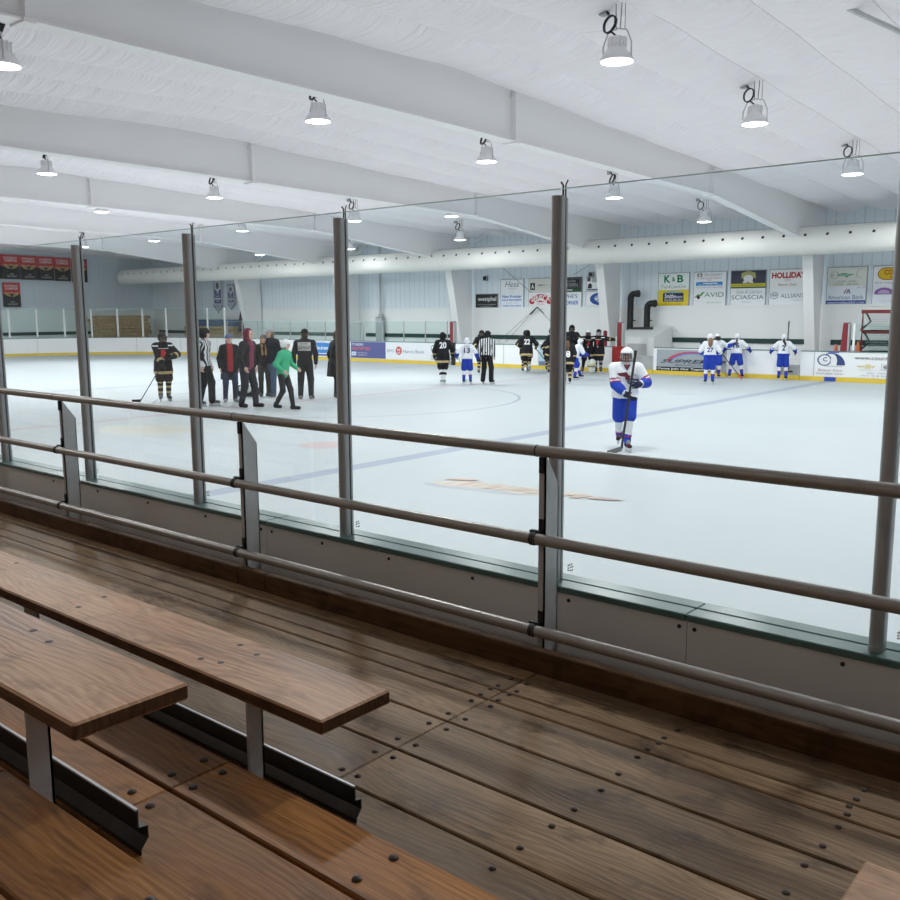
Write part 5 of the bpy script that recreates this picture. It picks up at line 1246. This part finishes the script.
    if hcol:
        Hr = Field(.0145, .015)
        ln2 = g('hairlen', .22)
        if g('pony'):
            p0 = hp_(0, -.115, -.065); pts = [p0, p0 + Rt @ (V(0, -.055, -.07) * s), p0 + Rt @ (V(g('ponyx', .0), -.06, -.17) * s), p0 + Rt @ (V(g('ponyx', .0) * 1.5, -.055, -.17 - ln2 * .6) * s)]
            for i, (a, b) in enumerate(zip(pts[:-1], pts[1:])): Hr.cap(a, b, (.05, .052, .05)[i] * s * g('ponyw', 1), (.052, .05, .028)[i] * s * g('ponyw', 1), 0, .02)
            Hr.mesh('ponytail', fcol(hcol), T)
        else:
            if not (g('hood') or kind in ('player', 'ref', 'goalie')): Hr.ell(hp_(0, -.02, .03), V(.084, .10, .098) * hs_, 0, Rh)
            Hr.ell(hp_(0, -.05, -.05), V(.082, .06, .07 + ln2 * .25) * hs_, 0, Rh)
            if ln2 > .15:
                for sg in (-1, 1): Hr.cap(hp_(sg * .072, .0, .0), hp_(sg * .085, .01, -.06 - ln2), .026 * s, .02 * s, 0)
            Hr.cut.append(lambda P: np.where(((P - head) @ Rh)[..., 2] > -.03 * hs_, ((P - head) @ Rh)[..., 1] - .03 * hs_, -1))
            Hr.mesh('hair', fcol(hcol), T)
    # ---------------- flat prints projected on the jersey
    me = jo.data
    bvh = BVHTree.FromPolygons([tuple(v_.co) for v_ in me.vertices], [tuple(p.vertices) for p in me.polygons])
    bx, by = Rt @ V(1, 0, 0), Rt @ V(0, 1, 0)
    def printer(sd):
        def fn(u, vv, d):
            c = chest + (bx * (u if sd < 0 else -u) + up * vv) * s
            o_ = Vector(c + by * sd * .6); dr = Vector(-by * sd); hit = bvh.ray_cast(o_, dr, .8)
            p = hit[0] if hit[0] is not None else Vector(c + by * sd * .15 * s)
            return tuple(p - dr * (.006 + d))
        return fn
    if g('number'):
        F_ = Flat(printer(-1), True); F_.text(g('number'), 0, g('numz', -.02), g('numw', .24 if len(g('number')) > 1 else .12), g('numh', .22), g('numc', WH), .03)
        if g('name'): F_.text(g('name'), 0, .165, .24, .045, g('numc', WH), .02)
        F_.build('shirt_number', T)
    if g('back'):
        F_ = Flat(printer(-1), True); g('back')(F_); F_.build('back_print', T)
    if g('chestfn'):
        F_ = Flat(printer(1), True); g('chestfn')(F_); F_.build('chest_print', T)
    M = Matrix.Translation((x, y, 0)) @ Matrix.Rotation(rz, 4, 'Z')
    T_ = lambda p: M @ Vector(p)
    return dict(T=T, world=T_, wL=wL, wR=wR, hd=hd, s=s, M=M, eL=eL, eR=eR, pel=pel, chest=chest, head=head)

def stick(label, top, heel, toe, col=(.02, .02, .022), blade=None, tape=None, group='hockey sticks'):
    top, heel, toe = Vector(top), Vector(heel), Vector(toe)
    t = thing('hockey_stick', label, 'hockey stick', tuple(heel), 0, group)
    d = (heel - top).normalized(); sd = d.cross(Vector((0, 0, 1)));
    sd = sd.normalized() if sd.length > 1e-3 else Vector((1, 0, 0)); w = d.cross(sd)
    b = MB(); b.obox((top - heel) / 2, d * (heel - top).length / 2, sd * .0145, w * .0105); b.build('shaft', mat('stick_%02x%02x%02x' % tuple(int(c * 255) for c in col), col, .4), t)
    b = MB(); L = (top - heel).normalized(); b.obox(L * ((top - heel).length - .08), L * .09, sd * .017, w * .013); b.build('grip_tape', M_BLK if not tape else fcol(tape), t)
    b = MB(); v = toe - heel; n = v.cross(Vector((0, 0, 1))).normalized(); pts = []
    for i in range(7):
        f = i / 6; c = v * f + n * (.02 * f * f); hh = .036 + .006 * f
        pts.append((c, hh))
    vs = []
    for c, hh in pts: vs += [c + n * .005 + Vector((0, 0, hh)), c - n * .005 + Vector((0, 0, hh)), c - n * .005 - Vector((0, 0, hh)), c + n * .005 - Vector((0, 0, hh))]
    fs = [(4 * i + a, 4 * i + (a + 1) % 4, 4 * i + 4 + (a + 1) % 4, 4 * i + 4 + a) for i in range(6) for a in range(4)] + [(0, 1, 2, 3), (27, 26, 25, 24)]
    b.add(vs, fs); b.build('stick_blade', fcol(blade or C_BLK), t)
# ------------------------------------------------------------------ everyone on the ice
BLKJ = dict(body=C_BLK, yoke=C_BLK, sleeve=C_BLK, cuff=C_GOLD, hem=C_GOLD, elbow=1)
WHTJ = dict(body=C_WHT, yoke=C_WHT, sleeve=C_ROY, cuff=C_ROY, hem=C_WHT)
GS = [C_GOLD, C_BLK, C_GOLD, C_BLK, C_GOLD, C_BLK]; WS = [C_WHT, C_WHT, C_RED, C_ROY, C_ROY]; WSF = [0, .25, .5, .56, .8, 1.]
G1 = 'black jersey players at the bench'; G2 = 'white jersey players by the right boards'
BLK = dict(hemdrop=.25, jersey=BLKJ, pants=C_BLK, socks=GS, group=G1)
WHI = dict(hemdrop=.03, jersey=WHTJ, pants=C_ROY, socks=WS, sockf=WSF, helmetc=C_WHT, helmete=(.5, .52, .55), glovec=(.02, .03, .12), glovecuff=C_ROY, group=G2)
def mk(base, **k): d = dict(base); d.update(k); return d

def ch_gold(F):
    F.rect(-.13, .085, .13, .105, (.5, .45, .38)); F.poly([(-.09, -.10), (-.06, .06), (.03, .07), (.07, -.02), (.0, -.13)], (.48, .03, .045)); F.poly([(-.05, -.2), (.0, -.14), (.02, -.23)], (.5, .5, .5)); F.rect(-.26, .14, -.12, .17, WH); F.rect(.12, .15, .26, .18, WH)
r = person('person in black and gold hockey uniform holding a stick, alone on the left', -19.76, 12.63, 1.71, 8, **mk(BLK, la=(-.015, .14, -.15), ra=(-.07, .17, -.25), rap=(1, -.3, -.5), lap=(-1, -.5, -.3), hyaw=18, chestfn=ch_gold, boot=(.10, .14, .17), pants=(.02, .013, .013), group=None, name=None))
stick('dark hockey stick of the lone black and gold player on the left', r['world'](r['wR'] + V(-.06, .07, .12)), r['world']((.60, .22, .05)), r['world']((.80, .26, .045)), (.05, .025, .025))

person('person in striped referee shirt and black helmet, beside the second glass post', -17.86, 12.50, 1.82, 62, 'ref', jersey=dict(body=M_REF, yoke=M_REF, sleeve=M_REF, cuff=M_REF, hem=M_REF), split=False, band=-1, hyaw=40, ly=.10, ry=-.12, cage=False, boot=(.10, .12, .14), hemdrop=.06, lean=3)
person('person in open black coat, red top and blue knit hat, left of the maroon hood', -18.24, 13.47, 1.67, 12, 'civil', jacket=(.016, .017, .022), shirt=(.36, .035, .04), coat=.36, pants=(.035, .048, .085), hat=(.12, .14, .30), hair=(.30, .17, .09), hairlen=.12, shoe=(.36, .36, .36), sole=(.5, .5, .5), lx=-.02, rx=.03, openw=.07, openx=.0)
def chest_none(F): pass
person('person in maroon hood and dark jacket walking right, beside the red top', -16.91, 12.98, 1.80, 52, 'civil', jacket=(.018, .018, .022), shirt=(.20, .035, .075), coat=.14, pants=(.020, .023, .036), hood=(.16, .022, .045), hoodc=(.16, .022, .045), shoe=(.02, .022, .028), ly=.13, ry=-.12, openw=.085, openx=-.02, ra=(.07, .10, -.27), hyaw=8, leg=1.08)
def half8(F): pass
person('person in black jacket with long light brown hair, partly behind the maroon hood', -18.88, 15.03, 1.62, 5, 'civil', jacket=(.016, .016, .018), coat=.12, pants=(.05, .045, .045), hat=(.20, .17, .17), scarf=(.33, .20, .09), scarfhair=True, hair=(.33, .20, .09), hairlen=.16, shoe=(.10, .10, .10), ry=.06)
person('person in navy jacket, jeans and grey cap looking left, behind the green jacket', -18.71, 15.16, 1.78, -35, 'civil', jacket=(.014, .018, .032), coat=.10, pants=(.075, .12, .20), hat=(.42, .44, .46), brim=True, hair=(.16, .12, .08), hairlen=.02, shoe=(.12, .13, .16), hyaw=-38, ly=.10, ry=-.08)
person('person in bright green jacket and white helmet walking right', -15.73, 13.06, 1.59, 58, 'civil', jacket=(.045, .40, .205), coat=.15, pants=(.016, .018, .022), helmet=(.74, .75, .76), hair=(.32, .21, .13), hairlen=.08, shoe=(.02, .025, .03), ly=.16, ry=-.17, leg=.92, ra=(.06, .10, -.22), la=(-.06, .14, -.20), rap=(.6, -1, -.2), lap=(-.6, -1, -.2), hyaw=5, lean=8, rz_=.05)
def bk(F):
    F.rect(-.155, -.055, .155, .15, (.55, .55, .56))
    for i, t_ in enumerate(('HOCKEY', 'COACH', 'STAFF')): F.text(t_, 0, .115 - .065 * i, .27, .045, (.05, .05, .05), .01)
    F.rect(-.15, .01, .15, .02, (.1, .1, .1))
person('person in black hoodie with white back print and black cap, seen from behind', -17.38, 15.12, 1.77, 172, 'civil', jacket=(.013, .013, .015), coat=.14, pants=(.018, .019, .024), hat=(.014, .014, .016), hooddown=True, back=bk, shoe=(.22, .20, .20), sole=(.45, .45, .45), leg=1.08, sw=.19, hair=(.05, .035, .025), hairlen=.02, lx=-.03, rx=.03)
person('person in long black coat mostly hidden behind the middle glass post', -17.05, 15.85, 1.71, 120, 'civil', jacket=(.015, .016, .018), coat=.40, pants=(.02, .02, .024), hair=(.10, .06, .04), hairlen=.1, shoe=(.10, .10, .10), ly=.05)

r = person('person in black jersey numbered 20 seen from behind', -17.81, 20.94, 1.59, 182, **mk(BLK, number='20', stance=.045, lean=10, socks=[C_BLK, C_WHT, C_BLK, C_WHT, C_WHT], boot=(.32, .33, .34), ra=(.09, .10, -.24), la=(-.06, .12, -.26), numz=.02))
stick('white and green hockey stick right of the number 20 player', r['world']((.42, .30, 1.02)), r['world']((.72, .55, .05)), r['world']((.80, .85, .05)), (.50, .58, .42), C_WHT)
person('person in white jersey numbered 13 and blue pants seen from behind', -17.23, 21.38, 1.41, 178, **mk(WHI, number='13', numc=(.06, .05, .16), stance=.13, ra=(.13, .04, -.24), la=(-.13, .06, -.20), name='OLSON', numz=.0, group=None))
person('person in black jersey behind the number 13 player, facing the camera', -19.6, 25.1, 1.56, 20, **mk(BLK, jersey=mk(BLKJ, cuff=C_GOLD), ra=(.03, .15, -.16)))
person('person in striped referee shirt and black trousers, right of number 13', -16.75, 21.74, 1.62, 158, 'ref', jersey=dict(body=M_REF, yoke=M_REF, sleeve=M_REF, cuff=M_REF, hem=M_REF), split=False, band=-1, cage=False, stance=.15, hemdrop=.03, hyaw=-12, sw=.19, hair=None)
r = person('person in black jersey numbered 22 with gold hem seen from behind', -18.43, 26.22, 1.57, 176, **mk(BLK, number='22', lean=14, stance=.06, socks=[C_GOLD, C_BLK, C_GOLD, C_WHT], boot=(.40, .42, .43), ra=(.10, .14, -.16), la=(-.05, .18, -.20), ry=.3, rz_=.12))
stick('black hockey stick resting on the ice right of the number 22 player', r['world']((.30, .35, .85)), r['world']((.98, .15, .05)), r['world']((1.18, .05, .05)), (.02, .02, .02))
person('person in black jersey and helmet half hidden left of number 22', -19.0, 26.9, 1.53, 25, **mk(BLK, ra=(.08, .12, -.18)))
person('person in black jersey bending at the boards right of number 22', -18.75, 28.05, 1.40, 12, **mk(BLK, lean=34, ra=(.05, .22, -.10), la=(-.06, .22, -.08), px=0, py=-.12, helmete=(.4, .4, .42)))
person('person in black jersey mostly hidden behind the tall glass post', -17.75, 26.67, 1.62, 60, **mk(BLK))
person('person in black jersey, tallest of the huddle, right of the tall glass post', -17.28, 27.3, 1.73, -12, **mk(BLK, ra=(.06, .2, -.04), la=(-.02, .22, -.06)))
person('person in black jersey with long brown ponytail, number 8 on the lower back', -14.82, 23.18, 1.46, 186, **mk(BLK, number='8', numz=-.20, numw=.16, numh=.25, pony=True, hair=(.17, .09, .055), hairlen=.30, ponyw=1.1, lean=10))
person('person in white jersey and white helmet bending in the black huddle', -15.47, 24.77, 1.38, 112, **mk(WHI, lean=26, stance=.12, ra=(.02, .24, -.10), la=(-.02, .22, -.14), py=-.1, cage=True, ly=.15, ry=-.12))
person('person in bulky black goalie gear and white mask, middle of the huddle', -17.0, 27.9, 1.55, 4, 'goalie', **mk(BLK, helmetc=C_WHT, helmete=(.55, .56, .58), stance=.20, socks=[C_BLK, C_BLK, (.10, .10, .10)], ra=(.18, .12, -.02), la=(-.16, .14, -.10), chestfn=ch_gold, sw=.2))
person('person in black jersey with arms stretched sideways, right end of the huddle', -16.66, 28.08, 1.57, -14, **mk(BLK, ra=(.14, .14, -.08), la=(-.27, .10, -.02), socks=[(.34, .33, .31), C_BLK, (.34, .33, .31), C_BLK], chestfn=ch_gold, cagelight=True))
t = thing('goalie_blocker', 'pale goalie pad standing on the ice between the huddle legs', 'goalie pad', (-16.55, 27.45, 0))
F = Field(.016, .03); F.cap((0, 0, .14), (0, .02, .40), .11, .13, 0); F.cap((-.10, -.06, .30), (.10, -.06, .34), .06, .06, 1); F.cut.append(lambda P: -P[..., 2]); F.mesh('pad_body', [fcol((.60, .62, .58)), fcol((.52, .50, .30))], t)
b = MB(); b.sweep([(-.13, .0, .26), (-.1, -.12, .27), (.1, -.12, .27), (.13, 0, .26)], .012, 6); b.build('pad_strap', M_BLK, t)
t = thing('equipment_bag', 'small black and white gear bag lying on the ice behind the maroon hood', 'bag', (-19.0, 14.55, 0), .5)
F = Field(.016, .05); F.cap((-.2, 0, .16), (.22, 0, .15), .15, .14, 0); F.cap((-.08, -.10, .22), (.1, -.1, .2), .08, .08, 1); F.cut.append(lambda P: .012 - P[..., 2]); F.mesh('bag_body', [fcol((.03, .03, .035)), fcol((.6, .6, .6))], t)
b = MB(); b.sweep([(-.15, 0, .28), (-.1, 0, .38), (.1, 0, .38), (.15, 0, .27)], .014, 6); b.build('bag_handle', M_BLK, t)

def ch_near(F):
    F.poly([(-.17, .07), (-.02, .10), (.10, .08), (.16, .03), (.05, .02), (.06, -.03), (-.02, -.04), (-.03, .02), (-.12, .03)], (.16, .02, .035)); F.poly([(.04, .0), (.14, -.02), (.13, -.10), (.03, -.11), (.0, -.06)], (.09, .10, .16)); F.poly([(.06, -.03), (.11, -.04), (.10, -.08), (.05, -.08)], (.6, .62, .65)); F.poly([(-.06, .215), (0, .12), (.06, .215)], (.05, .03, .06)); F.poly([(-.035, .215), (0, .155), (.035, .215)], (.33, .06, .09))
r = person('person in white and blue hockey uniform skating towards the glass, closest to the camera', -6.88, 12.41, 1.62, 6, near=True, **mk(WHI, jersey=mk(WHTJ, cuff=(.36, .05, .12), hem=C_WHT, bands=True), group=None, stance=.0, lx=-.035, ly=.12, rx=.055, ry=-.24, rz_=.07, lean=10, hyaw=-14, hpitch=-4, la=(-.005, .17, -.12), ra=(-.10, .16, -.215), lap=(-.8, -.3, -.8), rap=(.75, -.35, -.8), helmete=C_WHT, chestfn=ch_near,
      boot=(.06, .03, .035), tongue=(.25, .24, .25), glovec=(.022, .028, .07), glovecuff=(.62, .64, .66), sw=.20, socks=[C_WHT, C_WHT, C_ROY, C_RED, C_ROY, C_ROY], sockf=[0, .45, .66, .70, .76, .9, 1.], hemdrop=.05, band=.0))
wl, wr = r['wL'], r['wR']
top = V(-.10, .36, 1.54); heel = V(.09, .52, .10)
stick('black hockey stick held upright by the closest skater', r['world'](top), r['world'](heel), r['world']((.30, .72, .05)), (.02, .02, .022), (.16, .16, .17))
person('person in white jersey numbered 27 with long brown hair, in front of the SUPREME advert', -11.46, 25.70, 1.51, 182, **mk(WHI, jersey=mk(WHTJ, hem=C_ROY), band=.17, number='27', numz=-.09, numw=.22, numh=.17, numc=(.04, .05, .2), hair=(.24, .14, .085), pony=True, ponyw=1.5, hairlen=.12, stance=.12, la=(-.05, .14, -.18), ra=(.05, .14, -.18), boot=(.05, .045, .045)))
r = person('person in white jersey with arms spread, behind the number 27 player', -12.30, 28.1, 1.46, 10, **mk(WHI, la=(-.24, .10, -.03), ra=(.24, .06, -.02), lap=(-.5, -.5, -1), rap=(.5, -.5, -1)))
stick('dark hockey stick with an orange blade beside the right boards', r['world']((-.08, .5, .80)), r['world']((-.62, .35, .16)), r['world']((-.72, .55, .03)), (.02, .02, .02), (.62, .13, .05))
person('person in white jersey numbered 16 leaning on the right boards, feet apart', -11.81, 28.50, 1.48, 172, **mk(WHI, number='16', numc=(.05, .05, .14), stance=.24, lean=14, la=(-.19, .12, -.17), ra=(.17, .14, -.16), pony=True, hair=(.12, .08, .06), hairlen=.05, ponyw=.7))
r = person('person in white jersey at the open gate, rightmost on the ice', -10.28, 28.45, 1.46, 180, **mk(WHI, jersey=mk(WHTJ, hem=C_ROY), band=.12, number='2', numc=(.05, .05, .14), numz=-.05, stance=.13, la=(-.16, .10, -.18), ra=(.15, .10, -.18), pony=True, hair=(.05, .035, .03), hairlen=.14, ponyx=.05, ponyw=.8))
stick('thin dark hockey stick standing upright beside the rightmost player', r['world']((.12, .36, 1.82)), r['world']((.10, .42, .4)), r['world']((.3, .42, .3)), (.03, .03, .03))
# ------------------------------------------------------------------ camera, world, exposure
f_px, yaw, pitch, roll = 908.317, math.radians(39.961), math.radians(8.5258), math.radians(-.2394)
cy, sy = math.cos(yaw), math.sin(yaw)
Fv = Vector((-sy * math.cos(pitch), cy * math.cos(pitch), -math.sin(pitch))); Rv = Vector((cy, sy, 0)); Uv = Rv.cross(Fv)
R2 = Rv * math.cos(roll) + Uv * math.sin(roll); U2 = -Rv * math.sin(roll) + Uv * math.cos(roll)
cam = bpy.data.cameras.new('camera'); co = bpy.data.objects.new('camera', cam); COL.objects.link(co)
mw = Matrix(((R2.x, U2.x, -Fv.x, 0), (R2.y, U2.y, -Fv.y, 0), (R2.z, U2.z, -Fv.z, 2.1), (0, 0, 0, 1)))
co.matrix_world = mw
cam.sensor_width = 36; cam.sensor_fit = 'HORIZONTAL'; cam.lens = 36 * f_px / 900; cam.clip_start = .05; cam.clip_end = 200
SC.camera = co
w = bpy.data.worlds.new('world'); SC.world = w; w.use_nodes = True
w.node_tree.nodes['Background'].inputs[0].default_value = (.8, .85, .9, 1); w.node_tree.nodes['Background'].inputs[1].default_value = .02
vs_ = SC.view_settings; vs_.view_transform = 'Standard'; vs_.look = 'None'; vs_.gamma = 1; vs_.use_curve_mapping = False
vs_.exposure = EXPO
SC.cycles.use_denoising = True
SC.cycles.max_bounces = 12; SC.cycles.diffuse_bounces = 10; SC.cycles.glossy_bounces = 3; SC.cycles.transparent_max_bounces = 32
SC.cycles.use_light_tree = True
SC.cycles.sample_clamp_indirect = 6.; SC.cycles.caustics_reflective = False; SC.cycles.caustics_refractive = False
